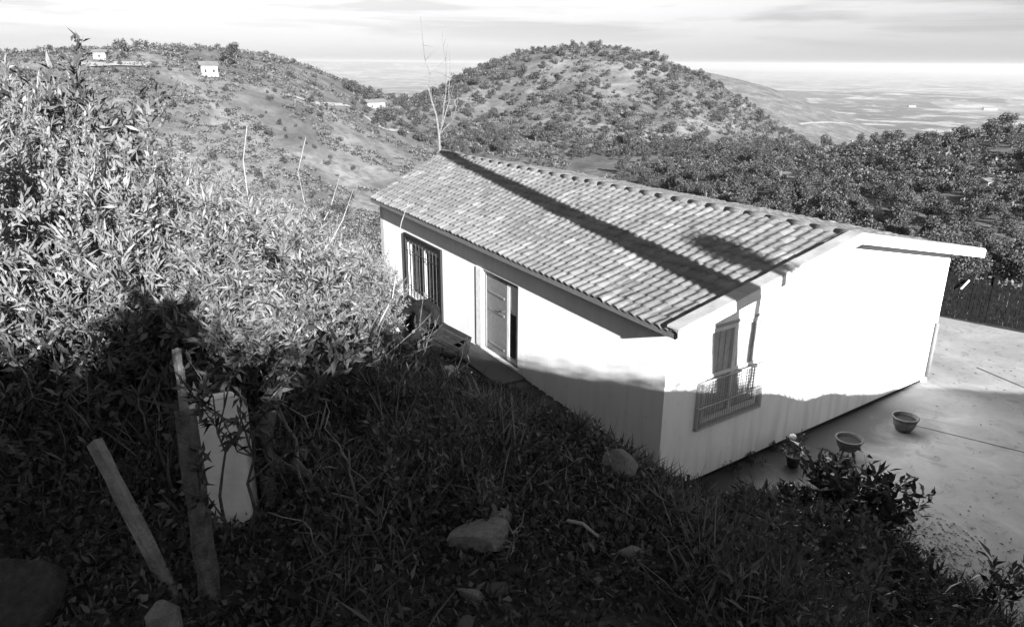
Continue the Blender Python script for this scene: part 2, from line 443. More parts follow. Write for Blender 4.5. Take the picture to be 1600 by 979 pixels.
# front window
s0, s1, z0, z1 = WIN
fm = MB(); frame(fm, EY, NF, s0-.09, s1+.09, z0-.09, z1+.09, .095, .06, -.05)
win = fm.build('window', 'dark', house)
fm = MB(); frame(fm, EY, NF, s0+.01, s1-.01, z0+.01, z1-.01, .075, .05, .04); frame(fm, EY, NF, s0+.09, (s0+s1)/2+.03, z0+.09, z1-.09, .06, .04, .03)
frame(fm, EY, NF, (s0+s1)/2-.028, s1-.09, z0+.092, z1-.092, .06, .04, .036)
fm.build('window_frame', 'trim', win)
fm = MB(); panel(fm, EY, NF, s0+.1, s1-.1, z0+.1, z1-.1, .006, .055); fm.build('pane', 'glass', win)
fm = MB()
n = 26
for i in range(n):      # pleated grey curtain behind the glass
    t0 = s0+.1+(s1-s0-.2)*i/n; fm.box(EY*t0+np.array([0, 0, z0+.1])-NF*(.11+.018*(i % 2)), EY*((s1-s0-.2)/n), (0, 0, z1-z0-.2), -NF*.01)
fm.build('curtain', 'greypaint', win)
fm = MB(); panel(fm, EY, NF, s0-.2, s1+.1, z0-.15, z0-.092, .3, -.12); fm.build('window_sill', 'dark', win)
fm = MB()
for i in range(9):
    t0 = s0+.1+(s1-s0-.2)*(i+.5)/9; fm.tube([EY*t0+np.array([0, 0, z0])+NF*.02, EY*t0+np.array([0, 0, z1])+NF*.02], .009, 6)
for z in (z0+.3, z1-.3): fm.tube([EY*s0+np.array([0, 0, z])+NF*.03, EY*s1+np.array([0, 0, z])+NF*.03], .009, 6)
fm.build('window_bars', 'metal', win)
# front door: two leaves, the near one white with a dark lower panel
s0, s1, z0, z1 = DOOR
fm = MB(); frame(fm, EY, NF, s0+.01, s1-.01, z0-.05, z1-.01, .07, .12, .05); door = fm.build('door', 'greypaint', house)
mid = s0+.52
fm = MB(); frame(fm, EY, NF, s0+.09, mid, z0+.03, z1-.09, .09, .045, .07)
panel(fm, EY, NF, s0+.18, mid-.09, z0+1.0, z0+1.07, .04, .072); leaf = fm.build('door_leaf', 'trim', door)
fm = MB(); panel(fm, EY, NF, s0+.18, mid-.09, z0+.12, z0+1.0, .02, .085); fm.build('dark_panel', 'inside', leaf)
fm = MB(); panel(fm, EY, NF, s0+.18, mid-.09, z0+1.07, z1-.18, .01, .09); fm.build('curtain', 'curtain', leaf)
fm = MB(); panel(fm, EY, NF, mid+.01, s1-.09, z0+.03, z1-.09, .045, .07)
for z in (z0+.15, z0+.85, z0+1.2): panel(fm, EY, NF, mid+.1, s1-.18, z, z+.04, .02, .055)
lf = fm.build('door_leaf', 'greypaint', door)
fm = MB(); fm.tube([EY*(mid+.08)+np.array([0, 0, z0+.98])+NF*-.07, EY*(mid+.08)+np.array([0, 0, z0+.98])+NF*-.01, EY*(mid+.19)+np.array([0, 0, z0+.98])+NF*-.01], .011, 8)
fm.build('door_handle', 'metal', lf)
fm = MB(); panel(fm, EY, NF, s0-.35, s1+.25, .3, .545, .6, -.62); fm.build('door_step', 'patio', house, bevel=.015)
# pale render reveal beside the openings
fm = MB(); panel(fm, EY, NF, DOOR[1], DOOR[1]+.22, DOOR[2], DOOR[3], .02, -.02); fm.build('door_trim', 'curtain', house)
# gable window with mesh grille
s0, s1, z0, z1 = GW
fm = MB(); frame(fm, EX, NG, s0-.04, s1+.04, z0-.04, z1+.04, .05, .1, -.012); gw = fm.build('window', 'greyiron', house)
fm = MB(); frame(fm, EX, NG, s0+.012, s1-.012, z0+.012, z1-.012, .07, .03, .015)
panel(fm, EX, NG, (s0+s1)/2-.04, (s0+s1)/2+.04, z0+.08, z1-.08, .03, .017)
panel(fm, EX, NG, s0+.08, (s0+s1)/2-.042, z0+.70, z0+.75, .025, .019); panel(fm, EX, NG, (s0+s1)/2+.042, s1-.08, z0+.70, z0+.75, .025, .019)
fm.build('window_frame', 'trim', gw)
fm = MB(); panel(fm, EX, NG, s0+.08, s1-.08, z0+.08, z1-.08, .005, .03); fm.build('pane', 'glass', gw)
fm = MB()
for i in range(18):
    t0 = s0+.08+(s1-s0-.16)*i/18; fm.box(EX*t0+np.array([0, 0, z0+.1])-NG*(.045+.012*(i % 2)), EX*((s1-s0-.16)/18), (0, 0, z1-z0-.2), -NG*.01)
fm.build('curtain', 'curtain', gw)
fm = MB(); gz1 = 1.68; gs0, gs1, gz0 = .68, 2.16, .94   # grille box in front of the lower half
def gp(s, z, o): return EX*s+np.array([0, 0, z])+NG*o
for z in (gz0, 1.28, gz1): fm.tube([gp(gs0, z, 0), gp(gs0, z, .05), gp(gs1, z, .05), gp(gs1, z, 0)], .016, 6)
for i in range(30): 
    s = gs0+(gs1-gs0)*i/29; fm.tube([gp(s, gz0, .05), gp(s, gz1, .05)], .006, 4)
for i in range(1, 15):
    z = gz0+(gz1-gz0)*i/15; fm.tube([gp(gs0, z, .053), gp(gs1, z, .053)], .004, 4)
for i in range(4): 
    for s in (gs0, gs1): fm.tube([gp(s, gz0, .012*i), gp(s, gz1, .012*i)], .005, 4)
fm.build('window_grille', 'greyiron', gw)

# roof: tiled slopes
def lo(p): return np.array(p)-C
E1, A_, B_, E2 = lo([2.109, 8.8478, 2.7678]), lo([5.3158, 11.1097, 3.5324]), lo([-2.0774, 21.9114, 3.5324]), lo([-3.6347, 18.6967, 2.7678])
bk = RP+4.35
K1 = EX*bk-EY*.4238+np.array([0, 0, 2.70]); K2 = K1+(B_-A_)
roof = empty('roof'); roof.parent = house
def slope(name, P0, P1, Q1, Q0, ncol, nrow, seed):
    """P0->P1 along the eave, Q0->Q1 along the ridge; tiles run from eave (v=0) to ridge (v=1)"""
    r2 = np.random.default_rng(seed)
    cs, rs = 8, [0, .02, .5, .98]
    u = np.arange(ncol*cs+1)/(ncol*cs); v = np.array([(k+q)/nrow for k in range(nrow) for q in rs]+[1.])
    nn = np.cross(P1-P0, Q0-P0); nn = nn/np.linalg.norm(nn); nn = nn*np.sign(nn[2])
    U, Vv = np.meshgrid(u, v)
    jit = r2.normal(0, .0065, (nrow+1, ncol+1)); sag = fbm(U*9, Vv*4, seed)*.07
    ph = (U*ncol) % 1.0
    wave = np.where(ph < .62, .019*np.sin(np.pi*ph/.62), -.010*np.sin(np.pi*(ph-.62)/.38))
    fr = (Vv*nrow) % 1.0; row = np.minimum((Vv*nrow+1e-6).astype(int), nrow-1); colm = np.minimum((U*ncol).astype(int), ncol-1)
    lip = .021*(1-fr)
    lip[::4][:-1] *= 0  # foot of each course drops on to the one below
    off = wave+lip+jit[row, colm]+sag
    P = (P0*(1-U[..., None])+P1*U[..., None])*(1-Vv[..., None])+(Q0*(1-U[..., None])+Q1*U[..., None])*Vv[..., None]+nn*off[..., None]
    nu = len(u); nv = len(v)
    i, j = np.meshgrid(np.arange(nv-1), np.arange(nu-1), indexing='ij')
    Fq = np.stack([i*nu+j, i*nu+j+1, (i+1)*nu+j+1, (i+1)*nu+j], -1).reshape(-1, 4)
    me = quads_mesh(name, P.reshape(-1, 3), Fq, False)
    tid = r2.random((nrow, ncol)); fa = tid[row[:-1, :-1], colm[:-1, :-1]].ravel()
    at = me.attributes.new('tile', 'FLOAT', 'FACE'); at.data.foreach_set('value', fa.astype(np.float32))
    me.polygons.foreach_set('use_smooth', np.ones(len(me.polygons), bool))
    return link(name, me, 'tile', roof)
slope('front_tiles', E1, E2, B_, A_, 64, 15, 3)
slope('back_tiles', K1, K2, B_, A_, 64, 16, 4)
# boarding under the tiles (gives the eaves their thickness)
dz = np.array([0, 0, 1.])
def deck(P0, P1, Q1, Q0, t0, t1, name, mat):
    ins = 0.03
    c_ = (P0+P1+Q1+Q0)/4; q = [c_+(p-c_)*(1-ins*.3) for p in (P0, P1, Q1, Q0)]
    MB().add([p-dz*t0 for p in q]+[p-dz*t1 for p in q], [(0, 1, 2, 3), (7, 6, 5, 4), (0, 4, 5, 1), (1, 5, 6, 2), (2, 6, 7, 3), (3, 7, 4, 0)]).build(name, mat, roof)
deck(E1, E2, B_, A_, .03, .11, 'front_deck', 'greypaint'); deck(K1, K2, B_, A_, .03, .11, 'back_deck', 'greypaint')
# barge boards along the near gable, pale verge tiles on top
def board(P, Q, out, w, t, top, name, mat):
    MB().add([P+dz*top, Q+dz*top, Q+dz*(top-w), P+dz*(top-w), P+dz*top+out*t, Q+dz*top+out*t, Q+dz*(top-w)+out*t, P+dz*(top-w)+out*t],
             [(0, 1, 2, 3), (7, 6, 5, 4), (0, 4, 5, 1), (1, 5, 6, 2), (2, 6, 7, 3), (3, 7, 4, 0)]).build(name, mat, roof)
o2 = NG*.03
board(E1+o2*0, A_, NG, .15, .04, .045, 'barge_board', 'trim'); board(A_, K1, NG, .15, .04, .045, 'barge_board', 'trim')
def verge(P, Q):
    b = MB(); n = 12; d = (Q-P)/n
    for i in range(n):
        a = P+d*i+dz*(.035+rng.normal(0, .003))-NG*.2; b.box(a, d*.985, NG*.23, dz*.035+d*.02)
    b.build('verge_tiles', 'verge', roof, bevel=.008)
verge(E1, A_); verge(K1, A_)
b = MB(); n = 30; d = (B_-A_)/n
for i in range(n):
    a = A_+d*i; b.tube([a+dz*.0, a+d*1.06+dz*-.01], [.075, .066], 12)
b.build('ridge_tiles', 'tile', roof, True)
# soffit fill between walls and roof on the gable (white render up to the boarding)
top = MB()
pts = [hl(-.05, 0, HF-.03, gout=-.05), hl(RP, 0, HR-.03, gout=-.05), hl(W+.05, 0, HB-.03, gout=-.05), hl(W+.05, 0, HB+.12, gout=-.05), hl(RP, 0, HR+.12, gout=-.05), hl(-.05, 0, HF+.10, gout=-.05)]
top.add(pts+[p_-NG*.1 for p_ in pts], [(0, 1, 4, 5), (1, 2, 3, 4), (11, 10, 7, 6), (10, 9, 8, 7), (0, 6, 7, 1), (1, 7, 8, 2), (5, 4, 10, 11), (4, 3, 9, 10), (0, 5, 11, 6), (2, 8, 9, 3)])
top.build('gable_infill', 'wall', house)
MB().box(hl(0, 0.02, HF, out=-.02), EY*(L-.04), -NF*.15, (0, 0, .13)).build('wall_plate', 'greypaint', house)
fm = MB(); # downpipe at the far right corner of the gable
fm.tube([hl(W-.1, 0, .1, gout=.05), hl(W-.1, 0, 1.25, gout=.05)], .03, 10); fm.build('downpipe', 'greypaint', house, True)

SIL = [(-60, 60), (0, 60), (100, 62), (150, 140), (250, 212), (380, 235), (450, 268), (540, 300), (585, 335), (602, 470), (640, 545), (660, 575), (760, 592), (820, 615), (890, 652), (980, 702), (1030, 738), (1080, 768),
       (1200, 762), (1230, 735), (1290, 742), (1400, 778), (1425, 850), (1450, 905), (1500, 905), (1560, 905), (1600, 950), (1700, 1000)]
_sr = [ray(*q) for q in SIL]; SAZ = [math.degrees(math.atan2(d[0], d[1])) for d in _sr]; STAN = [d[2]/math.hypot(d[0], d[1]) for d in _sr]
def topz(x, y):
    """highest z plants may reach at x, y without growing in front of the house"""
    return CZ+np.hypot(x, y)*np.interp(np.degrees(np.arctan2(x, y)), SAZ, STAN)
CLEAR = []
for (X, Y, rad, n_) in ((752, 860, .22, 3), (930, 675, .34, 4), (965, 730, .1, 2), (985, 868, .12, 2), (700, 582, .3, 4), (628, 535, .5, 6), (684, 560, .4, 5), (590, 590, .2, 3), (268, 925, .12, 3), (235, 860, .14, 3), (200, 790, .12, 3),
                      (330, 940, .14, 4), (352, 815, .26, 6), (360, 880, .2, 5), (915, 830, .14, 2), (20, 930, .35, 3), (100, 950, .2, 2), (1208, 868, .1, 2), (958, 670, .3, 3), (255, 985, .16, 3), (430, 780, .12, 3)):
    p = ground_at(X, Y, lift=.08); dr = -p[:2]/np.hypot(p[0], p[1])
    for k in range(n_+1): CLEAR.append((p[0]+dr[0]*rad*k*.9, p[1]+dr[1]*rad*k*.9, rad))
for s_, pf_, rad in ((6.25, 1.2, .45), (6.75, .7, .4), (5.35, .75, .45)):
    p = (C+EY*s_+NF*pf_)[:2]; dr = -p/np.hypot(*p)
    for k in range(6): CLEAR.append((p[0]+dr[0]*rad*k*.8, p[1]+dr[1]*rad*k*.8, rad))
def cleared(x, y, extra=0.):
    x = np.asarray(x, float); m = np.zeros(x.shape, bool)
    for a, b_, rd in CLEAR: m |= (x-a)**2+(y-b_)**2 < (rd+extra)**2
    return m
# ------------------------------------------------------------------ vegetation prototypes
def stems_and_leaves(seed, nst, hgt, spread, nleaf, ll, lw, rad=.008, start=.15, twigs=4, curve=.3, bare=0.):
    r2 = np.random.default_rng(seed); sm = MB(); P = []; D = []
    segs = []
    for k in range(nst):
        a = r2.uniform(0, 2*math.pi); lean = r2.uniform(.1, 1.)*spread; h_ = hgt*r2.uniform(.65, 1.)*(1-.25*lean/max(spread, .01)*.8)
        p0 = np.array([math.cos(a), math.sin(a), 0])*r2.uniform(0, .12)
        pts = []
        for t in np.linspace(0, 1, 7):
            wob = r2.normal(0, .03, 3)*hgt*t
            pts.append(p0+np.array([math.cos(a)*lean*t**1.3, math.sin(a)*lean*t**1.3, h_*t*(1-.12*curve*t)])+wob)
        sm.tube(pts, [rad*(1-.75*t) for t in np.linspace(0, 1, 7)], 5); segs.append(pts)
        for q in range(twigs):
            i = r2.integers(2, 6); b0 = pts[i]; dv = unit(r2.normal(size=3)+np.array([math.cos(a)*.5, math.sin(a)*.5, .6]))
            ln = hgt*r2.uniform(.15, .38); tp = [b0, b0+dv*ln*.5+r2.normal(0, .02, 3), b0+dv*ln+np.array([0, 0, ln*.15])]
            sm.tube(tp, [rad*.5, rad*.35, rad*.15], 4); segs.append(tp)
    lens = np.array([sum(np.linalg.norm(s_[i+1]-s_[i]) for i in range(len(s_)-1)) for s_ in segs]); pr = lens/lens.sum()
    idx = r2.choice(len(segs), nleaf, p=pr)
    for k in idx:
        s_ = segs[k]; t = r2.uniform(start if len(s_) > 3 else .1, 1.)**.8*(len(s_)-1); i = min(int(t), len(s_)-2); f = t-i
        p = s_[i]*(1-f)+s_[i+1]*f; tan = unit(s_[i+1]-s_[i])
        P.append(p+r2.normal(0, ll*.25, 3)); D.append(unit(tan*.7+r2.normal(0, .75, 3)+np.array([0, 0, .25])))
    P = np.array(P); D = np.array(D)
    return sm, leaf_arrays(P, D, ll*np.clip(np.exp(r2.normal(-.05, .38, len(P))), .35, 1.9), lw*r2.uniform(.7, 1.2, len(P)))
def shrub_proto(name, seed, mat, stemmat='bark', **k):
    root = empty(name); sm, V = stems_and_leaves(seed, **k)
    sm.build('stems', stemmat, root); me = leaf_mesh('foliage', V); link('foliage', me, mat, root)
    return root
protos = {}
def place(proto, x, y, scale, rz, label, cat, group=None, z=None, sxy=1., tilt=0.):
    first = not proto.get('_used', 0)
    if first: proto['_used'] = 1; o = proto
    else: o = copy_tree(proto)
    o.location = (x, y, (hz(x, y) if z is None else z)-.03); o.scale = (scale*sxy, scale*sxy, scale); o.rotation_euler = (tilt, tilt*.5, rz)
    if '_used' in o and o is not proto: del o['_used']
    tag(o, label, cat, group)
    return o
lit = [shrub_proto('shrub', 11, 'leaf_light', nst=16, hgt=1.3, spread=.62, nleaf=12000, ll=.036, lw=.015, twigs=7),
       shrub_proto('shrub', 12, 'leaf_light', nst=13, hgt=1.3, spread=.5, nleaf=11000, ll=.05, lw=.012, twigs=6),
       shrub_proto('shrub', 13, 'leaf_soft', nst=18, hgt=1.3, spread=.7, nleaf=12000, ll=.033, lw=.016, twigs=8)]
# thicket on the sunlit shoulder to the left: allowed top elevation by picture azimuth
def top_el(azd):
    return np.interp(azd, [-50, -37, -34, -31.5, -28, -24, -20, -16, -12.5, -10.5], [3, 1.2, 1.0, -3.0, -4.6, -6.0, -7.6, -9.6, -12.0, -16.5])
cnt = 0; tries = 0; placed = []
while cnt < 150 and tries < 6000:
    tries += 1
    azd = rng.uniform(-50, -11.8); r_ = 3.6+11.5*rng.random()**1.1
    if azd > -16 and r_ < 8: continue
    x, y = az_pos(azd, r_)
    d = float(edge_dist(np.array([x]), np.array([y]))[0])
    if d < .9: continue
    gz = hz(x, y); tz = min(CZ+r_*math.tan(R(top_el(azd)-rng.random()*2.6)), float(topz(x, y)))
    h_ = tz-gz
    if h_ < .35 or h_ > 3.4: continue
    if any((x-a)**2+(y-b_)**2 < (.34+.02*r_)**2 for a, b_ in placed): continue
    placed.append((x, y)); k = int(rng.choice([0, 0, 1, 1, 2]))
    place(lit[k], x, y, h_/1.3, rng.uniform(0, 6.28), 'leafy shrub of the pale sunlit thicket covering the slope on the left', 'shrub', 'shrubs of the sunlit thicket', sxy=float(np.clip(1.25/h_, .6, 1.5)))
    cnt += 1
print('thicket', cnt)

# dry pale stalks standing in the thicket
def stalk(px0, py0, px1, py1, dist0, dist1, r_, name, label, cat, group=None, mat='stalk', bend=.11):
    p = EYE+ray(px0, py0)*dist0; q = EYE+ray(px1, py1)*dist1
    g = hz(q[0], q[1])
    if q[2] > g: q = q+(q-p)/max(1e-3, (p[2]-q[2]))*(q[2]-g+.05)
    pts = [q+(p-q)*t+np.array([rng.normal(), rng.normal(), 0])*bend*math.sin(math.pi*t)*.6 for t in np.linspace(0, 1, 8)]
    root = tuple(q); b = MB().tube([pt-q for pt in pts], [r_*.6*(1-.7*t) for t in np.linspace(0, 1, 8)], 7)
    o = b.build(name, mat, None, True); o.location = root
    return tag(o, label, cat, group)
stalk(641, 308, 568, 590, 9.0, 8.4, .022, 'cane', 'long pale cane leaning in front of the far end of the house', 'cane')
stalk(386, 196, 384, 330, 7.2, 7.2, .02, 'dry_stalk', 'thick pale dry stalk rising highest from the middle of the thicket', 'stalk')
stalk(478, 214, 462, 330, 8.2, 8.2, .016, 'dry_stalk', 'forked pale stalk at the right side of the thicket below the far hillside', 'stalk')
stalk(530, 278, 480, 400, 8., 7.8, .02, 'dry_stalk', 'slanting pale stalk leaning right just left of the far roof corner', 'stalk')
stalk(552, 296, 505, 430, 7.6, 7.4, .018, 'dry_stalk', 'pale bent stalk right of the slanting stalk near the far roof corner', 'stalk')
stalk(560, 430, 520, 540, 7.6, 7.4, .012, 'dry_stalk', 'thin slanting straw stalk at the right foot of the thicket', 'stalk')
stalk(232, 215, 236, 330, 6.2, 6.2, .018, 'dry_stalk', 'upright pale stalk in the upper left part of the thicket', 'stalk')
for (a, b_, c_, d_) in ((575, 560, 566, 600), (548, 470, 556, 600), (600, 500, 560, 600)):
    stalk(a, b_, c_, d_, 7.4, 7.2, .012, 'dry_stalk', 'short pale stalk at the shaded foot of the thicket beside the tyres', 'stalk', 'short stalks beside the tyres')

# taller leafy bush and dark conifer at the left edge of the view
tb = shrub_proto('tall_bush', 31, 'leaf_mid', nst=9, hgt=2.6, spread=.55, nleaf=2600, ll=.11, lw=.035, twigs=4, rad=.014, start=.3)
x, y = az_pos(-30.6, 6.6); gz = hz(x, y); place(tb, x, y, (CZ+6.6*math.tan(R(2.9))-gz)/2.6, 1.0, 'tall leafy bush whose top twigs stand against the sky at left', 'bush')
def conifer(h_, seed):
    r2 = np.random.default_rng(seed); root = empty('conifer'); MB().tube([(0, 0, 0), (0, 0, h_*.5), (0, 0, h_)], [.06, .04, .008], 8).build('trunk', 'bark', root)
    P = []; D = []; br = MB()
    for i in range(70):
        z = h_*(.08+.9*(i/70)); a = r2.uniform(0, 6.28); ln = (h_-z)*.36+.1; dv = np.array([math.cos(a), math.sin(a), .25])
        br.tube([(0, 0, z), dv*ln+np.array([0, 0, z])], [.012, .003], 4)
        for k in range(70):
            t = r2.random()**.7; P.append(np.array([0, 0, z])+dv*ln*t+r2.normal(0, .03, 3)); D.append(unit(dv*.8+r2.normal(0, .6, 3)+np.array([0, 0, .3])))
    br.build('branches', 'bark', root); me = leaf_mesh('foliage', leaf_arrays(np.array(P), np.array(D), .09, .014)); link('foliage', me, 'leaf_dark', root)
    return root
cf = conifer(3.2, 5); x, y = az_pos(-37.2, 7.0); gz = hz(x, y); cf.location = (x, y, gz-.05); s_ = (CZ+7*math.tan(R(3.6))-gz)/3.2; cf.scale = (s_, s_, s_)
tag(cf, 'dark conifer cut off by the left edge below the sky', 'tree')

# ------------------------------------------------------------------ undergrowth on the shaded bank (nobody could count it)
def undergrowth():
    n = 820000
    azd = np.radians(rng.uniform(-47, 44, n)); r_ = 1.3+11.5*rng.random(n)**.75
    x = r_*np.sin(azd); y = r_*np.cos(azd); d = edge_dist(x, y)
    dens = fbm(x*1.7, y*1.7, 41)+.5
    keep = (d > -.02-.10*rng.random(n)) & (rng.random(n) < np.clip(dens*1.7-.15, .12, 1)) & ((d > .12) | (rng.random(n) < .4))
    x, y, d, r_ = x[keep], y[keep], d[keep], r_[keep]
    # unseen growth on the crest behind, added to roughen its shadow edge
    m = 26000; uu = rng.uniform(-9, 17, m); aa = -rng.uniform(3.2, 5.2, m)
    cx = LA[0]*aa+LU[0]*uu; cy = LA[1]*aa+LU[1]*uu
    tall = np.concatenate([np.ones(len(x)), np.full(m, 1.3)])
    x = np.concatenate([x, cx]); y = np.concatenate([y, cy]); r_ = np.concatenate([r_, np.full(m, 6.)])
    z = height(x, y); n = len(x)
    tuft = np.clip(fbm(x*2.3, y*2.3, 51)*2.2+.55, .1, 1.5)
    kind = rng.random(n)
    hh = np.where(kind < .5, rng.random(n)*.30*tuft, rng.random(n)*.12)*tall
    hh = np.where(cleared(x, y), np.minimum(hh, .035), hh)
    hh = np.where(y > 0, np.minimum(hh, np.maximum(topz(x, y)-z-.04, 0)/.8), hh)
    P = np.stack([x, y, z+hh*.8-.01], -1)+rng.normal(0, .03, (n, 3))*[1, 1, .2]
    D = unit(rng.normal(size=(n, 3))+np.where(kind < .16, 1.6, .25)[:, None]*np.array([0, 0, 1.]))
    L_ = np.where(kind < .16, .09, .022)*np.exp(rng.normal(0, .4, n))*(1+.17*r_); W_ = np.where(kind < .16, .004, .010)*np.exp(rng.normal(0, .35, n))*(1+.22*r_)
    L_ = np.minimum(L_, np.where(kind < .16, .20, .07)); L_ = np.where(cleared(x, y), np.minimum(L_, .05), L_); W_ = np.minimum(W_, .03)
    L_ = np.where(y > 0, np.minimum(L_, np.maximum(topz(x, y)-z+.05, .03)), L_)
    V = leaf_arrays(P, D, L_, W_)
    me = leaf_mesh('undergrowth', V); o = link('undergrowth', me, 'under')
    tag(o, 'tangled weeds and ground cover on the shaded bank', 'undergrowth', kind='stuff')
undergrowth()
def litter():
    n = 2600; t = rng.random(n); i = rng.integers(3, 9, n); E_ = np.array(EDGE); a = E_[i]; b_ = E_[i+1]
    p = a*(1-t[:, None])+b_*t[:, None]; off = np.abs(rng.normal(0, .55, n)); p = p+np.column_stack([off*.9, off*.35])
    extra = np.column_stack([rng.uniform(4.5, 13, 500), rng.uniform(5, 17, 500)]); p = np.concatenate([p, extra])
    k = edge_dist(p[:, 0], p[:, 1]) < -.02; q = p-C[:2]; k &= ~((q@EX[:2] > -.1) & (q@EX[:2] < 7.8) & (q@EY[:2] > 0)); p = p[k]; n = len(p)
    P = np.column_stack([p, np.full(n, .006)]); D = rng.normal(size=(n, 3)); D[:, 2] = .1; D = unit(D)
    o = link('leaf_litter', leaf_mesh('leaf_litter', leaf_arrays(P, D, rng.uniform(.02, .06, n), rng.uniform(.01, .03, n), up_bias=3.)), 'under'); tag(o, 'dead leaves and grit scattered on the concrete', 'litter', kind='stuff')
litter()
# scattered weeds and brambles of the bank
weeds = [shrub_proto('weed', 61, 'under', nst=10, hgt=.5, spread=.35, nleaf=1100, ll=.034, lw=.014, rad=.004, twigs=3),
         shrub_proto('weed', 62, 'leaf_mid', nst=8, hgt=.5, spread=.45, nleaf=700, ll=.05, lw=.019, rad=.005, twigs=3),
         shrub_proto('bramble', 63, 'leaf_dark', 'bark', nst=7, hgt=.6, spread=.55, nleaf=300, ll=.036, lw=.016, rad=.006, twigs=7)]
cnt = 0; tries = 0; wp = []
while cnt < 130 and tries < 8000:
    tries += 1
    azd = rng.uniform(-40, 33); r_ = 2.0+9*rng.random()**.8; x, y = az_pos(azd, r_)
    d = float(edge_dist(np.array([x]), np.array([y]))[0])
    if d < .45: continue
    if any((x-a)**2+(y-b_)**2 < .35**2 for a, b_ in wp) or cleared([x], [y], .16)[0]: continue
    hmax = .18+.5*min(1, max(0, (d-.4)/2.2)); k = int(rng.choice([0, 0, 1, 2, 2]))
    if azd > -3: hmax *= .8
    hmax = min(hmax*rng.uniform(.7, 1.2), (float(topz(x, y))-hz(x, y)-.03)*(.42 if k == 2 else .85))
    if hmax < .12: continue
    wp.append((x, y)); sc_ = hmax/.5
    if k < 2: place(weeds[k], x, y, sc_, rng.uniform(0, 6.28), 'low leafy weed growing on the dark shaded bank', 'weed', 'weeds of the shaded bank')
    else: place(weeds[2], x, y, sc_, rng.uniform(0, 6.28), 'twiggy bramble with few leaves on the dark shaded bank', 'bramble', 'brambles of the shaded bank')
    cnt += 1
print('weeds', cnt)

# broad-leaved bushes at the edge of the patio
pb = shrub_proto('leafy_bush', 71, 'leaf_dark', nst=20, hgt=.85, spread=.62, nleaf=1500, ll=.12, lw=.055, rad=.01, twigs=5, start=.3)
def atpx(X, Y): 
    p = ground_at(X, Y); return p
p = g0(1330, 850); place(pb, p[0]-.15, p[1]-.1, 1.12, .4, 'broad leaved dark bush spreading over the edge of the patio', 'bush', sxy=1.1)
p = g0(1240, 850); place(pb, p[0]-.1, p[1]-.15, .55, 2.4, 'smaller dark bush between the broad leaved bush and the small pot', 'bush')
pc = shrub_proto('leafy_plant', 72, 'leaf_dark', nst=7, hgt=.8, spread=.45, nleaf=170, ll=.15, lw=.05, rad=.009, twigs=2, start=.5)
for (X, Y, s, rz, lb) in ((1545, 960, .95, 0., 'arching dark plant with drooping leaves at the bottom right corner'), (1478, 985, .85, 2., 'upright dark plant left of the arching plant at bottom right'),
                      (1420, 960, .8, 4., 'dark leafy plant behind the pale pot at the lower right')):
    p = ground_at(X, Y); place(pc, p[0], p[1], s, rz, lb, 'plant')
bush_d = shrub_proto('dark_bush', 73, 'leaf_dark', nst=18, hgt=.7, spread=.7, nleaf=2600, ll=.06, lw=.03, rad=.008, twigs=5)
for (X, Y, s, lb) in ((1330, 950, 1., 'dense dark bush under the broad leaved bush at lower right'), (1180, 900, .8, 'dark round bush left of the dense bush on the lower bank'),
                  (420, 560, .9, 'shaded bush behind the pale block at the foot of the thicket'), (480, 600, .8, 'shaded twiggy bush right of the pale block')):
    p = ground_at(X, Y); s = min(s, (float(topz(p[0], p[1]))-p[2])/.7); place(bush_d, p[0], p[1], max(s, .3), rng.uniform(0, 6), lb, 'bush')

# ------------------------------------------------------------------ rocks, stakes and odds and ends on the bank
def rock(loc, sx, sy, sz, seed, name, label, mat='stone', rz=0., flat=.35):
    bpy_me = bpy.data.meshes.new(name); import bmesh
    bm = bmesh.new(); bmesh.ops.create_icosphere(bm, subdivisions=4, radius=1.)
    r2 = np.random.default_rng(seed); ks = [unit(r2.normal(size=3)) for _ in range(9)]; of = r2.uniform(.42, .78, 9)
    for v in bm.verts:
        p = np.array(v.co)
        for k, o_ in zip(ks, of):
            dd = p@k-o_
            if dd > 0: p = p-k*dd*.95
        p = p*(1+.12*float(fbm(np.array(p[0]*3+seed), np.array(p[1]*3+p[2]*2), seed)))
        v.co = p
    bm.to_mesh(bpy_me); bm.free(); bpy_me.polygons.foreach_set('use_smooth', [False]*len(bpy_me.polygons))
    o = link(name, bpy_me, mat); o.location = loc; o.scale = (sx, sy, sz); o.rotation_euler = (0, .1, rz)
    return tag(o, label, 'rock')
def rock_px(X, Y, sx, sy, sz, seed, label, mat='stone', rz=0., up_=.45):
    p = ground_at(X, Y, lift=sz*up_); return rock((p[0], p[1], p[2]), sx, sy, sz, seed, 'rock', label, mat, rz)
rock_px(752, 845, .145, .085, .085, 3, 'pale angular rock lying alone in the middle of the shaded bank', rz=.6)
rock_px(780, 812, .05, .05, .06, 4, 'small pale stone on the upper right of the angular rock', rz=.2)
rock_px(925, 652, .24, .17, .16, 5, 'pale rounded rock on the bank edge in front of the shaded wall')
rock_px(965, 727, .09, .07, .10, 6, 'small bright stone below the rounded rock on the bank')
rock_px(985, 865, .06, .035, .03, 7, 'flat pale stone lying right of the dry stick')
rock_px(700, 580, .24, .2, .14, 8, 'pale flat rock below the dark crate beside the house')
rock_px(590, 588, .16, .12, .10, 10, 'bright small rock at the foot of the pale stalks')
rock_px(10, 950, .17, .2, .14, 9, 'smooth dark boulder cut off by the lower left corner', 'darkstone')
rock_px(735, 928, .05, .04, .03, 12, 'small stone half buried at the bottom centre of the bank')
rock_px(1208, 868, .06, .05, .1, 13, 'upright pale stone between the dark bushes on the lower bank')

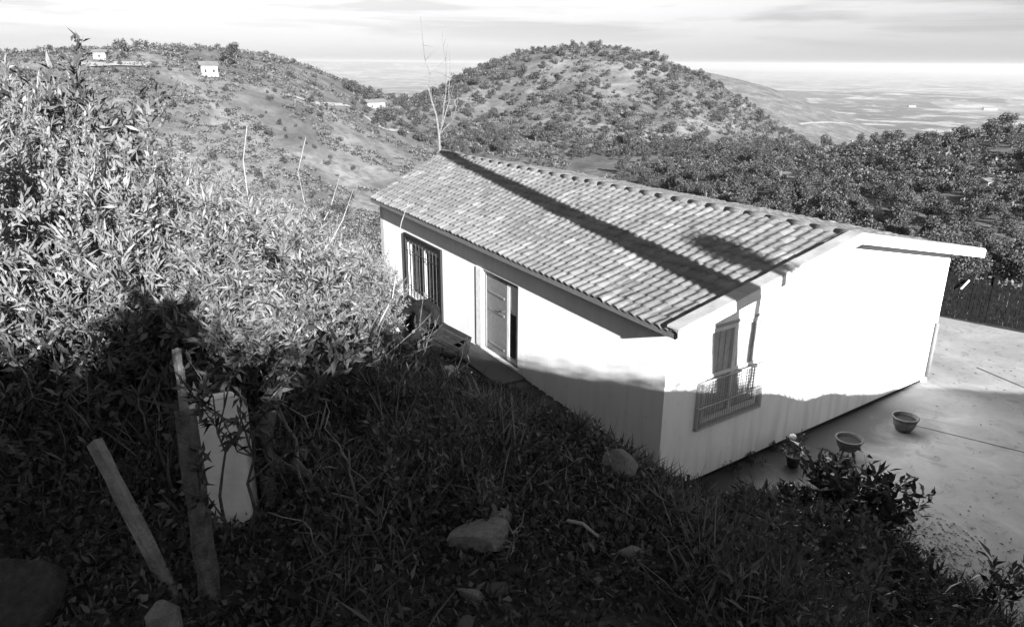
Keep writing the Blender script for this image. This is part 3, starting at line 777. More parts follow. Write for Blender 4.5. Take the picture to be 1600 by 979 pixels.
def beam(P, Q, w, t, name, label, cat, mat='wood', seed=1, nseg=10, rough_=.0015):
    P, Q = np.array(P), np.array(Q); ax = unit(Q-P); s_ = unit(np.cross(ax, [0, 1, .1])); n_ = np.cross(s_, ax); r2 = np.random.default_rng(seed)
    b = MB(); ring = [(-1, -1), (-.3, -1.08), (.4, -1), (1, -.9), (1.05, .2), (.95, 1), (.1, 1.06), (-.95, 1), (-1.06, .1)]
    m = len(ring)
    for i in range(nseg+1):
        c_ = (Q-P)*i/nseg
        for (a, d_) in ring:
            b.v.append(tuple(c_+s_*(a*w/2+r2.normal(0, rough_))+n_*(d_*t/2+r2.normal(0, rough_))))
    for i in range(nseg):
        for k in range(m): b.f.append((i*m+k, i*m+(k+1) % m, (i+1)*m+(k+1) % m, (i+1)*m+k))
    b.f.append(tuple(range(m))[::-1]); b.f.append(tuple(nseg*m+k for k in range(m)))
    o = b.build(name, mat); o.location = tuple(P); return tag(o, label, cat)
def pxd(X, Y, dist): return EYE+ray(X, Y)*dist
def stand(Xb, Yb, Xt, Yt, lean=0.):
    """foot on the ground under pixel b, top on the ray through pixel t at the same distance (plus lean)"""
    p = ground_at(Xb, Yb); dist = np.linalg.norm(p-EYE); hor = np.hypot(p[0], p[1])+lean
    d = ray(Xt, Yt); q = EYE+d*hor/np.hypot(d[0], d[1]); return p, q
p, q = stand(268, 925, 147, 690, .35); beam(p-unit(q-p)*.1, q, .042, .028, 'wooden_plank', 'short plank leaning left out of the undergrowth', 'plank', seed=2)
p, q = stand(330, 950, 288, 640, .25); beam(p-unit(q-p)*.1, q, .052, .045, 'wooden_post', 'thick weathered post standing left of the pale block', 'post', 'bark', seed=3, rough_=.004)
p2 = q; q2 = q+unit(q-p)*.0; q2 = EYE+ray(276, 545)*np.linalg.norm(q-EYE)*1.02
beam(q-unit(q2-q)*.05, q2, .022, .018, 'wooden_lath', 'pale lath tip sticking up from behind the weathered post', 'lath', 'wood', seed=4)
p, q = stand(262, 1010, 250, 938, .05); 
b = MB(); b.tube([(0, 0, 0), (q-p)*.75, (q-p)], [.05, .048, .012], 9); o = b.build('wooden_stake', 'wood'); o.location = tuple(p); tag(o, 'pointed pale stake top rising at the bottom edge', 'stake')
# pale block
p, q = stand(358, 815, 336, 600, .30)
zz = unit(q-p); xx = unit(np.cross(np.array([-.25, 1, 0]), zz)); yy = np.cross(zz, xx); hgt = np.linalg.norm(q-p); wd = .07*np.linalg.norm(p-EYE)*.93
blk = empty('block', tuple(p-zz*.04)); tag(blk, 'tall pale weathered plastic container standing tilted among dark twigs', 'container')
MB().box(-xx*wd/2-yy*wd*.35, xx*wd, yy*wd*.8, zz*hgt*.94).build('body', 'paleplastic', blk, bevel=.02)
MB().box(-xx*wd*.44-yy*wd*.29+zz*hgt*.94, xx*wd*.8, yy*wd*.68, zz*hgt*.05).build('lid', 'trim', blk, bevel=.015)
# branch skeletons over the block
def twig_tree(X, Y, Xt, Yt, name, label, seed, cat='branch', mat='bark', r0=.014, lean=0.1, n=6, leafn=60):
    p, q = stand(X, Y, Xt, Yt, lean); r2 = np.random.default_rng(seed); root = empty(name, tuple(p)); v = q-p; hh = np.linalg.norm(v); b = MB()
    main = [v*t+r2.normal(0, .018, 3)*hh*(t > 0) for t in np.linspace(0, 1, 9)]; b.tube(main, [r0*(1-.75*t) for t in np.linspace(0, 1, 9)], 6)
    ends = []
    for k in range(n):
        i = r2.integers(2, 8); dv = unit(v/hh+r2.normal(0, .7, 3)*[1, .5, .7]); ln = hh*r2.uniform(.2, .5)
        tp = [main[i], main[i]+dv*ln*.5+r2.normal(0, .02, 3), main[i]+dv*ln+r2.normal(0, .02, 3)]; b.tube(tp, [r0*.5, r0*.35, r0*.12], 5); ends.append(tp)
    b.build('stems', mat, root)
    if leafn:
        P = []; D = []
        for k in range(leafn):
            tp = ends[r2.integers(len(ends))]; t = r2.random(); P.append(tp[1]*(1-t)+tp[2]*t); D.append(unit(r2.normal(size=3)+[0, 0, .3]))
        me = leaf_mesh('foliage', leaf_arrays(np.array(P), np.array(D), .05*max(1, hh*.8), .014)); link('foliage', me, 'leaf_dark', root)
    return tag(root, label, cat)
twig_tree(418, 800, 430, 600, 'dead_sapling', 'thick broken dead sapling right of the pale block', 5, 'sapling', 'bark', .035, .1, 5, 30)
twig_tree(395, 850, 385, 640, 'twig', 'dark leafy twig crossing in front of the pale block', 6, 'twig', 'bark', .008, -.2, 7, 170)
twig_tree(345, 860, 350, 600, 'twig', 'dark twig with leaves over the top of the pale block', 16, 'twig', 'bark', .007, -.15, 6, 120)
twig_tree(240, 720, 215, 600, 'twig', 'forked bare twig between the plank and the post', 7, 'twig', 'twig', .008, .1, 5, 0)
twig_tree(560, 860, 545, 700, 'twig', 'bare upright pale twig at the centre left of the bank', 8, 'twig', 'twig', .008, .1, 4, 0)
twig_tree(510, 800, 415, 600, 'bent_branch', 'long bent bare branch arching right of the pale block', 9, 'branch', 'twig', .011, .5, 3, 0)
twig_tree(600, 700, 640, 640, 'twig', 'low bare twig near the top of the shaded bank', 10, 'twig', 'twig', .006, .1, 4, 0)
twig_tree(1072, 930, 1040, 840, 'twig', 'bare twig curving up at the lower centre right', 14, 'twig', 'twig', .007, .1, 3, 0)
twig_tree(705, 780, 720, 730, 'twig', 'small forked twig above the angular rock', 15, 'twig', 'twig', .006, .1, 4, 0)
pa = ground_at(887, 813, lift=.08); pb_ = ground_at(935, 838, lift=.08)
b = MB(); b.tube([pa-pa, (pb_-pa)*.5+np.array([0, 0, .02]), pb_-pa], [.007, .007, .005], 7); o = b.build('stick', 'stalk'); o.location = tuple(pa); tag(o, 'short bright dry stick lying on the bank right of the angular rock', 'stick')
# pale pot in the corner bushes
def pot(name, loc, r_, h_, mat, label, plant=False, stand_=False, bowl=False):
    root = empty(name, loc); zb = .16 if stand_ else 0
    if bowl: prof = [(r_*.45, 0), (r_*.62, h_*.08), (r_*.85, h_*.4), (r_*.95, h_*.75), (r_*1.0, h_*.9), (r_*1.06, h_*.92), (r_*1.06, h_), (r_*.93, h_), (r_*.9, h_*.8), (r_*.6, h_*.74), (.001, h_*.74)]
    else: prof = [(r_*.66, 0), (r_*.8, h_*.5), (r_*.93, h_*.86), (r_*1.05, h_*.87), (r_*1.05, h_), (r_*.92, h_), (r_*.9, h_*.85), (.001, h_*.84)]
    MB().lathe([(.001, 0)]+prof[:-2]+prof[-2:], 36, (0, 0, zb)).build('body', mat, root, True)
    MB().lathe([(.001, h_*.80), (r_*.5, h_*.815), (r_*.9, h_*.80)], 24, (0, 0, zb)).build('soil', 'potsoil', root, True)
    if stand_:
        for k in range(4):
            a = k*math.pi/2+.5; MB().tube([(r_*.5*math.cos(a), r_*.5*math.sin(a), zb+.02), (r_*.8*math.cos(a), r_*.8*math.sin(a), 0)], .016, 6).build('leg', 'metal', root)
        MB().tube([(r_*.62*math.cos(a), r_*.62*math.sin(a), zb*.55) for a in np.linspace(0, 2*math.pi, 25)], .01, 6).build('ring', 'metal', root)
    return tag(root, label, 'pot')
gp1 = g0(1411, 672); gp2 = g0(1322, 716); gp3 = g0(1238, 728)
pot('planter_bowl', (gp1[0], gp1[1], .0), .205, .27, 'pot', 'wide clay bowl planter farthest along the gable wall, casting a dark patch', bowl=True)
pot('planter_bowl', (gp2[0], gp2[1], .0), .205, .21, 'pot', 'round clay bowl on a low iron stand between the two other pots', bowl=True, stand_=True)
pot('flower_pot', (gp3[0], gp3[1], .0), .12, .2, 'metal', 'small dark flower pot nearest the house corner with a pale bloom')
pl = shrub_proto('potted_plant', 81, 'leaf_dark', nst=6, hgt=.35, spread=.2, nleaf=120, ll=.09, lw=.035, rad=.005, twigs=2)
pl.location = (gp3[0], gp3[1], .2); tag(pl, 'small dark plant growing in the nearest flower pot', 'plant')
fl = MB(); fl.lathe([(.001, -.05), (.045, -.03), (.06, .0), (.045, .04), (.001, .055)], 14, (-.05, .02, .3)); fl.build('bloom', 'trim', pl, True)
pg = ground_at(1400, 950); pot('flower_pot', (pg[0], pg[1], pg[2]+.12), .085, .2, 'paleplastic', 'pale flower pot among the dark leaves at the lower right')
pg = ground_at(1452, 975); pot('flower_pot', (pg[0], pg[1], pg[2]+.05), .08, .16, 'pot', 'grey flower pot at the bottom edge right of the pale pot')
# tyres, crate and bucket by the house
def tyre(loc, R_, r_, rx, rz, label):
    b = MB(); n, m = 40, 14
    for i in range(n):
        a = 2*math.pi*i/n
        for k in range(m):
            g = 2*math.pi*k/m; cr = math.copysign(abs(math.cos(g))**.6, math.cos(g)); sr = math.copysign(abs(math.sin(g))**.6, math.sin(g))
            b.v.append(((R_+r_*cr*.8)*math.cos(a), (R_+r_*cr*.8)*math.sin(a), r_*sr))
    for i in range(n):
        for k in range(m): b.f.append((i*m+k, ((i+1) % n)*m+k, ((i+1) % n)*m+(k+1) % m, i*m+(k+1) % m))
    o = b.build('tyre', 'rubber', None, True); o.location = loc; o.rotation_euler = (rx, 0, rz); return tag(o, label, 'tyre')
p = C+EY*6.25+NF*1.2; p[2] = hz(p[0], p[1])
tyre((p[0], p[1], p[2]+.36), .34, .1, R(60), R(-48), 'black worn tyre leaning up near the foot of the long cane')
p2_ = C+EY*6.75+NF*.7; tyre((p2_[0], p2_[1], hz(p2_[0], p2_[1])+.36), .34, .1, R(66), R(-30), 'second black tyre leaning behind the first, nearer the house wall')
rock((p[0]-.3, p[1]-.5, hz(p[0]-.3, p[1]-.5)+.08), .2, .16, .17, 22, 'rock', 'rounded grey rock in front of the black tyres')
p = C+EY*5.35+NF*.75; p[2] = hz(p[0], p[1])+.1
cr = empty('crate', (p[0], p[1], p[2]+.02), R(-25)); cr.rotation_euler = (R(14), R(18), R(-25)); tag(cr, 'dark open crate tilted on the ground below the front window', 'crate')
b = MB()
for z in (0, .15, .3):
    b.box((-.32, -.22, z), (.64, 0, 0), (0, .02, 0), (0, 0, .11)); b.box((-.32, .2, z), (.64, 0, 0), (0, .02, 0), (0, 0, .11)); b.box((-.32, -.2, z), (.02, 0, 0), (0, .4, 0), (0, 0, .11)); b.box((.3, -.2, z), (.02, 0, 0), (0, .4, 0), (0, 0, .11))
b.build('slats', 'dark', cr); MB().box((-.3, -.2, -.015), (.6, 0, 0), (0, .4, 0), (0, 0, .014)).build('base', 'inside', cr)
p = ground_at(955, 650, lift=.12); bk_ = empty('bucket', (p[0], p[1], p[2])); bk_.rotation_euler = (R(70), 0, R(40)); tag(bk_, 'black bucket lying on its side beside the rounded rock', 'bucket')
MB().lathe([(.001, 0), (.11, 0), (.15, .28), (.16, .28), (.16, .3), (.145, .3), (.105, .02), (.001, .02)], 28).build('body', 'rubber', bk_, True)
MB().tube([(.155*math.cos(a), .1*math.sin(a)*.4, .29+.15*math.sin(a)) for a in np.linspace(0, math.pi, 14)], .005, 6).build('handle', 'metal', bk_)

# loose stones and dead twigs of the bank
k = 0; tries = 0
while k < 9 and tries < 400:
    tries += 1
    X, Y = rng.uniform(420, 1250), rng.uniform(640, 975); p = ground_at(X, Y, lift=.03)
    if p is None or float(edge_dist(p[0:1], p[1:2])[0]) < .3 or p[2] > float(topz(p[0], p[1])): continue
    sz_ = rng.uniform(.02, .055)*(.5+.1*np.linalg.norm(p-EYE)); o = rock((p[0], p[1], p[2]-sz_*.15), sz_*1.3, sz_, sz_*.8, 200+k, 'stone', 'loose fist sized stone half hidden in the weeds of the bank', 'dullstone', rz=rng.uniform(0, 3))
    tag(o, cat='stone', group='loose stones on the bank'); k += 1
k = 0; tries = 0
while k < 26 and tries < 600:
    tries += 1
    X, Y = rng.uniform(380, 1150), rng.uniform(600, 960); p = ground_at(X, Y)
    if p is None or float(edge_dist(p[0:1], p[1:2])[0]) < .5: continue
    dist = np.linalg.norm(p-EYE); L0 = rng.uniform(35, 110)*dist/F; top = min(L0, float(topz(p[0], p[1]))-p[2]-.02)
    if top < .06: continue
    b = MB(); r2 = np.random.default_rng(300+k); v = np.array([r2.normal(0, .5), r2.normal(0, .5), 1.])*top
    pts = [v*t+r2.normal(0, .06, 3)*top*(t > 0) for t in np.linspace(0, 1, 7)]; r0 = .0016*dist
    b.tube(pts, [r0*(1-.7*t) for t in np.linspace(0, 1, 7)], 5)
    for q in range(r2.integers(1, 4)):
        i = r2.integers(2, 6); dv = unit(r2.normal(size=3)+[0, 0, .7])*top*r2.uniform(.25, .6); b.tube([pts[i], pts[i]+dv*.55+r2.normal(0, .03, 3)*top, pts[i]+dv], [r0*.55, r0*.4, r0*.2], 4)
    o = b.build('dead_twig', 'twig' if k % 3 else 'stalk'); o.location = tuple(p); tag(o, 'thin bare dead twig standing in the weeds of the shaded bank', 'twig', 'dead twigs of the shaded bank'); k += 1
def dead_grass():
    n = 26000; azd = np.radians(rng.uniform(-30, 34, n)); r_ = 1.8+9.5*rng.random(n)**.8; x = r_*np.sin(azd); y = r_*np.cos(azd)
    k = (fbm(x*1.1, y*1.1, 91) > .06) & (edge_dist(x, y) > .05) & ~cleared(x, y); x, y, r_ = x[k], y[k], r_[k]; z = height(x, y); n = len(x)
    D = rng.normal(0, .45, (n, 3)); D[:, 2] = 1; D = unit(D); L_ = rng.uniform(.1, .34, n); L_ = np.minimum(L_, np.maximum(topz(x, y)-z, .03)); W_ = .0016*r_+.001
    o = link('dry_grass', leaf_mesh('dry_grass', leaf_arrays(np.column_stack([x, y, z-.01]), D, L_, W_)), 'dryblade'); tag(o, 'patches of dry grass in the weeds of the bank', 'grass', kind='stuff')
M['dryblade'] = leaf_mat('dry_blade', .06, .24, .2, .7); dead_grass()
# spiky plants by the long wall, weeds at the gable foot
sp_ = empty('spiky_plant'); P = np.zeros((70, 3)); D = rng.normal(0, .6, (70, 3)); D[:, 2] = rng.uniform(.3, 1.2, 70); D = unit(D)
link('leaves', leaf_mesh('leaves', leaf_arrays(P, D, rng.uniform(.35, .6, 70), .035)), 'leaf_mid', sp_)
for i, (X, Y, sc2, lb) in enumerate(((600, 500, 1., 'spiky plant at the foot of the thicket left of the tyres'), (668, 560, .4, 'small spiky plant beside the dark crate'), (905, 640, .26, 'low spiky plant left of the rounded rock'), (985, 672, .26, 'low spiky plant between the bucket and the house corner'))):
    p = ground_at(X, Y, lift=.12); p[2] -= .1; place(sp_, p[0], p[1], sc2, i*1.7, lb, 'plant', z=p[2])
for i, s_ in enumerate((.9, 1.5, 2.0, 2.7, 3.3)):
    q = C+EX*s_+NG*.12; place(weeds[0], q[0], q[1], rng.uniform(.3, .55), i*1.1, 'small weed sprouting along the foot of the gable wall', 'weed', 'weeds along the gable wall', z=0.02)

# ------------------------------------------------------------------ trees behind the viewer whose trunks throw the long shadows over the roof
def caster(P, a):
    ap = P[0]*LA[0]+P[1]*LA[1]; return P[0]*LU[0]+P[1]*LU[1], P[2]+TS*(ap-a)
def trunk_at(a, u, ztop, r0, r1, name, label, seed, crown=None, lean=0.):
    x = LA[0]*a+LU[0]*u; y = LA[1]*a+LU[1]*u; g = hz(x, y); root = empty(name, (x, y, g-.1)); r2 = np.random.default_rng(seed); h_ = ztop-g+.1
    pts = [np.array([r2.normal(0, .02)+LU[0]*lean*h_*t, r2.normal(0, .02)+LU[1]*lean*h_*t, h_*t]) for t in np.linspace(0, 1, 12)]
    MB().tube(pts, [r0+(r1-r0)*t for t in np.linspace(0, 1, 12)], 12).build('trunk', 'bark', root, True)
    if crown:
        P = []; b = MB(); z0_, z1_, rr = crown
        for k in range(26):
            z = h_*r2.uniform(z0_, z1_); a_ = r2.uniform(0, 6.28); ln = rr*r2.uniform(.5, 1.); e_ = np.array([math.cos(a_)*ln, math.sin(a_)*ln, ln*.4])
            b.tube([(0, 0, z), np.array([0, 0, z])+e_], [.02, .005], 5)
            for q in range(40): P.append(np.array([0, 0, z])+e_*r2.uniform(.3, 1.05)+r2.normal(0, .06, 3))
        b.build('branches', 'bark', root); P = np.array(P); me = leaf_mesh('foliage', leaf_arrays(P, unit(r2.normal(size=P.shape)), .1, .05)); link('foliage', me, 'leaf_dark', root)
    return tag(root, label, 'tree')
S1 = np.array([3.1923, 9.6331, 3.0282]); S2 = np.array([-2.0988, 22.09, 3.3616])      # ends of the long shadow on the roof
u1, c1 = caster(S1, -3.2); u2, c2 = caster(S2, -3.2); ln_ = (u2-u1)/(c2-c1)
def base_u(u, z, lean, a=-3.2):
    for _ in range(8):
        q = u-lean*(z-hz(LA[0]*a+LU[0]*u, LA[1]*a+LU[1]*u)); g = hz(LA[0]*a+LU[0]*q, LA[1]*a+LU[1]*q); q = u-lean*(z-g)
    return q
trunk_at(-3.2, base_u(u1, c1, ln_), c2+.3, .30, .17, 'tree', 'tall bare leaning trunk on the slope behind the viewpoint', 1, lean=ln_)
_n = np.cross(A_-E1, E2-E1); _n = _n/np.linalg.norm(_n)
def roof_pt(X, Y):
    d = ray(X, Y); return EYE+d*(((E1+C)-EYE)@_n)/(d@_n)
S3 = roof_pt(1212, 428); u3, c3 = caster(S3, -3.2); S4 = roof_pt(1100, 375); u4, c4 = caster(S4, -3.2); trunk_at(-3.2, u3-.04, c4, .10, .05, 'tree', 'short leafy tree beside the tall bare trunk behind the viewpoint', 2, (.78, .97, .30))
hump_caster = shrub_proto('hump_shadow_bush', 91, 'leaf_dark', nst=30, hgt=1.2, spread=.26, nleaf=5200, ll=.07, lw=.05, twigs=6)  # unseen, added to throw the viewer's head-shaped shadow on the thicket
aa = -3.0; uu, hz_top = caster(EYE+ray(285, 452)*5.4, aa); x, y = LA[0]*aa+LU[0]*uu, LA[1]*aa+LU[1]*uu; g = hz(x, y); place(hump_caster, x, y, (hz_top-g)/1.2, 0, 'unseen dense bush added behind the viewpoint to cast the head shadow', 'bush')

# ------------------------------------------------------------------ bare sapling behind the roof
def bare_tree():
    p = EYE+ray(688, 250)*26.; x, y = p[0], p[1]; g = hz(x, y); root = empty('bare_tree', (x, y, g-.1))
    zt = (EYE+ray(655, 25)*26.)[2]; h_ = zt-g+.1; dx = (EYE+ray(655, 25)*26.-p)[:2]; r2 = np.random.default_rng(3)
    b = MB(); zf = (p[2]+.9-g)/h_
    main = [np.array([0, 0, 0.]), np.array([0, 0, h_*zf*.5]), np.array([-.02, 0, h_*zf])]
    for t in np.linspace(zf+.08, 1, 8): main.append(np.array([dx[0]*((t-zf)/(1-zf))**.8, dx[1]*((t-zf)/(1-zf)), h_*t])+r2.normal(0, .025, 3))
    b.tube(main, [.06, .05, .042]+list(np.linspace(.032, .007, 8)), 7)
    for (ex_, top_) in ((.38, .86), (.62, .70), (.14, .95)):
        e_ = np.array([ex_, .1, h_*top_]); s_ = main[2]
        pts = [s_*(1-t)+e_*t+np.array([0.18*math.sin(math.pi*t), 0, 0])+r2.normal(0, .02, 3) for t in np.linspace(0, 1, 8)]
        b.tube(pts, list(np.linspace(.024, .005, 8)), 6); main2 = pts
        for k in range(6):
            i = r2.integers(2, 7); v = unit(r2.normal(0, .5, 3)+[0, 0, 1.2])*r2.uniform(.3, .8); b.tube([pts[i], pts[i]+v], [.008, .002], 4)
    for k in range(14):
        i = r2.integers(4, 10); v = unit(r2.normal(0, .6, 3)+[0, 0, 1.1])*r2.uniform(.3, .9); b.tube([main[i], main[i]+v], [.01, .002], 4)
    b.build('trunk', 'twig', root)
    tag(root, 'slender bare pale tree with forked stems rising behind the far roof end', 'tree')
bare_tree()

# ------------------------------------------------------------------ fence and bushes behind the patio
fa = np.array([9.6, 18.9]); fb = np.array([15.4, 14.0]); fd = unit(fb-fa); fn = np.array([.645, .764]); nposts = 7
fence = empty('paling_fence', (fa[0], fa[1], 0)); tag(fence, 'dark paling fence of uneven stakes along the back of the patio', 'fence')
b = MB(); Lf = np.linalg.norm(fb-fa); k = 0; t = 0
while t < Lf:
    w_ = rng.uniform(.05, .1); h_ = 1.06+rng.normal(0, .08); q = fd*t+fn*.35
    b.box((q[0], q[1], -.2), (fd[0]*w_, fd[1]*w_, 0), (fn[0]*.02, fn[1]*.02, 0), (0, 0, h_+.2)); t += w_+rng.uniform(.003, .014)
b.build('palings', 'fencewood', fence)
b = MB()
for z in (.25, .8): b.box((fn[0]*.375, fn[1]*.375, z), (fd[0]*Lf, fd[1]*Lf, 0), (fn[0]*.04, fn[1]*.04, 0), (0, 0, .07))
b.build('rails', 'fencewood', fence)
for i in range(nposts):
    q = fd*Lf*i/(nposts-1)+fn*.43; MB().box((q[0], q[1], -.3), (fd[0]*.08, fd[1]*.08, 0), (fn[0]*.08, fn[1]*.08, 0), (0, 0, 1.4)).build('post', 'fencewood', fence)
hb_ = shrub_proto('garden_shrub', 95, 'leaf_mid', nst=20, hgt=1.3, spread=.6, nleaf=2600, ll=.09, lw=.04, twigs=6)
for i, (t, s, lb) in enumerate(((.3, .95, 'grey green shrub beside the far gable corner over the fence'), (1.1, .9, 'grey shrub second from the house along the fence'), (2.2, .8, 'low shrub behind the dark fence, third from the house'),
                        (3.4, .85, 'shrub behind the fence near the right edge'), (4.6, .9, 'shrub behind the fence at the right edge'))):
    q = fa+fd*t+fn*.9; place(hb_, q[0], q[1], s, i*1.3, lb, 'shrub', z=-.15)
b = MB(); b.tube([(0, 0, 0), (.13, -.05, .24)], .025, 8); o = b.build('pale_pole', 'trim'); q = fa+fd*1.95+fn*.25; o.location = (q[0], q[1], .95); o.location.z = .72
tag(o, 'short white pole end leaning over the dark fence', 'pole')

# ------------------------------------------------------------------ hillside trees
def far_tree_proto(seed, n=1000, w=.5, zc=.58):
    r2 = np.random.default_rng(seed); root = empty('hill_tree'); b = MB().tube([(0, 0, -.08), (.01, 0, .2), (0.02, .01, .55)], [.045, .035, .015], 6)
    for k in range(4):
        a = r2.uniform(0, 6.28); b.tube([(0, 0, .22), (math.cos(a)*.22, math.sin(a)*.22, .55)], [.02, .006], 4)
    b.build('trunk', 'bark', root)
    cl = [np.array([r2.normal(0, .16)*w*2, r2.normal(0, .16)*w*2, zc+r2.normal(0, .13)]) for _ in range(9)]
    P = []; 
    for k in range(n):
        c_ = cl[r2.integers(9)]; v = unit(r2.normal(size=3)); P.append(c_+v*np.array([.19, .19, .16])*r2.uniform(.6, 1.05))
    P = np.array(P); D = unit(r2.normal(size=P.shape)+[0, 0, .3]); V = leaf_arrays(P, D, .075, .055)
    link('crown', leaf_mesh('crown', V), 'tree_far', root); return root, V
fp = [far_tree_proto(101), far_tree_proto(102, w=.62, zc=.5), far_tree_proto(103, w=.42, zc=.62), far_tree_proto(104, w=.7, zc=.45)]
cands = []
def region(azr, rr, n, size, mind, cond=None):
    pts = []
    tries = 0
    while len(pts) < n and tries < n*14:
        tries += 1
        azd = rng.uniform(*azr); r_ = math.exp(rng.uniform(math.log(rr[0]), math.log(rr[1]))); x, y = az_pos(azd, r_)
        if cond is not None and not cond(x, y, azd, r_): continue
        if any((x-a)**2+(y-b_)**2 < (mind*(.7+.6*((i*7) % 5)/5))**2 for i, (a, b_) in enumerate(pts[-400:])): continue
        pts.append((x, y)); cands.append((x, y, size*float(np.clip(rng.lognormal(-.12, .38), .35, 2.1)), azd, r_))
patchy = lambda sc_, th, sd: (lambda x, y, a, r_: float(vnoise(np.array(x/sc_), np.array(y/sc_), sd)) > th)
region((-12, 27), (190, 440), 2800, 2.1, 1.7, lambda x, y, a, r_: float(vnoise(np.array(x/26), np.array(y/26), 15)+.45*vnoise(np.array(x/8), np.array(y/8), 16)) > .24)
region((8, 40), (62, 200), 900, 1.75, 2.0, lambda x, y, a, r_: a > 14 or r_ > 110)
region((-6, 20), (70, 190), 420, 1.7, 2.4, patchy(18, .38, 5))
region((-42, -12), (60, 300), 900, 1.25, 1.7, patchy(22, .3, 8))
region((-34, -14), (190, 240), 14, 2.2, 6.)
Z = height(np.array([c_[0] for c_ in cands]), np.array([c_[1] for c_ in cands]))
# keep those in view (not hidden by nearer ground)
vis = []
for (x, y, s, azd, r_), z in zip(cands, Z):
    t = np.linspace(.06, .97, 60); zz_ = CZ+(z+s*.8-CZ)*t; gx = height(x*t, y*t)
    far_ok = np.all(gx < zz_+.3)
    if far_ok: vis.append((s/r_, x, y, z, s, azd))
vis.sort(reverse=True)
sec = lambda azd, r_: ('dark tree on the right hillside behind the patio', 'trees of the right hillside') if azd > 15 and r_ < 205 else (('tree on the round wooded hill beyond the roof', 'trees of the round hill') if azd > -12.5 else ('scattered tree on the far left hillside', 'trees of the left hillside'))
# nearest 300 of the visible ones as things
order = vis[:300]; rest = vis[300:]
for (ap, x, y, z, s, azd) in order:
    lb, gr = sec(azd, math.hypot(x, y)); o = place(fp[int(rng.integers(4))][0], x, y, s, rng.uniform(0, 6.28), lb, 'tree', gr, z=z-.1)
Vs = []
for (ap, x, y, z, s, azd) in rest:
    V = fp[int(rng.integers(4))][1].reshape(-1, 4, 3); V = V[rng.choice(len(V), 260, replace=False)]
    ctr = V.mean(1, keepdims=True); V = ctr+(V-ctr)*1.5
    a = rng.uniform(0, 6.28); ca, sa = math.cos(a), math.sin(a); Vr = V.copy(); Vr[..., 0] = V[..., 0]*ca-V[..., 1]*sa; Vr[..., 1] = V[..., 0]*sa+V[..., 1]*ca
    Vs.append((Vr*s+np.array([x, y, z-.15*s])).reshape(-1, 3))
print('hill trees', len(order), len(rest))
if Vs:
    o = link('far_scrub', leaf_mesh('far_scrub', np.concatenate(Vs)), 'tree_far'); tag(o, 'mass of small dark trees and scrub on the far hillsides', 'scrub', kind='stuff')
# low pale scrub covering the hills
def low_scrub():
    n = 70000; azd = np.radians(rng.uniform(-44, 42, n)); r_ = np.exp(rng.uniform(math.log(32), math.log(480), n)); x = r_*np.sin(azd); y = r_*np.cos(azd)
    k = (vnoise(x/9, y/9, 77) > .35); x, y, r_ = x[k], y[k], r_[k]; z = height(x, y); n = len(x); m = 18
    sz = rng.uniform(.18, .6, n)*(1+r_/220.)
    B = unit(rng.normal(size=(n, m, 3)))*rng.uniform(.5, 1., (n, m, 1)); B[..., 2] = np.abs(B[..., 2])*.8
    P = (np.stack([x, y, z-.05], -1)[:, None]+B*sz[:, None, None]).reshape(-1, 3); D = unit(B.reshape(-1, 3)+rng.normal(0, .6, (n*m, 3))); S = np.repeat(sz, m)
    V = leaf_arrays(P, D, S*.5, S*.34); o = link('scrub', leaf_mesh('scrub', V), 'scrub'); tag(o, 'low scrub and dry grass clumps over the hillsides', 'scrub', kind='stuff')
low_scrub()

# ------------------------------------------------------------------ far houses, walls, track
def far_house(X, Y, w, d_, h_, rz, label, rmax=6000., wins=2, name='farmhouse', r_force=None):
    p = ground_at(X, Y, rmax)
    if p is None: print('no ground for', X, Y); return
    root = empty(name, (p[0], p[1], p[2]-.3), rz)
    MB().box((-w/2, -d_/2, 0), (w, 0, 0), (0, d_, 0), (0, 0, h_)).build('wall', 'farwall', root)
    rh = d_*.28; o_ = .35
    MB().add([(-w/2-o_, -d_/2-o_, h_), (w/2+o_, -d_/2-o_, h_), (w/2+o_, d_/2+o_, h_), (-w/2-o_, d_/2+o_, h_), (-w/2-o_, 0, h_+rh), (w/2+o_, 0, h_+rh)],
             [(3, 2, 1, 0), (0, 1, 5, 4), (2, 3, 4, 5), (0, 4, 3), (1, 2, 5)]).build('roof', 'farroof', root)
    for i in range(wins):
        x = -w/2+w*(i+.5)/wins; MB().box((x-.2, -d_/2-.03, h_*.4), (.4, 0, 0), (0, .02, 0), (0, 0, h_*.25)).build('window', 'inside', root)
    tag(root, label, 'house'); print(label, np.round(p, 1))
far_house(327, 118, 3.4, 3, 2.4, .5, 'small white farmhouse on the far left hill below the skyline')
far_house(1290, 218, 9, 6, 4, .3, 'white farmhouse in the valley right of the round hill')
far_house(1335, 223, 7, 5, 3.5, -.3, 'smaller white house right of the valley farmhouse')
far_house(1424, 168, 40, 14, 8, .2, 'long white building in the hazy valley below the far ridge')
far_house(1546, 172, 60, 20, 9, -.1, 'pale building at the far right of the hazy valley')
far_house(1541, 294, 1.5, 1.3, 1.2, .4, 'tiny white hut among the dark trees of the right hillside', wins=1)
far_house(585, 170, 5, 3, 2., .6, 'low pale house at the saddle left of the round hill')
far_house(158, 92, 2.4, 2, 1.6, .2, 'pale roofed shed on the skyline of the far left hill', wins=1)
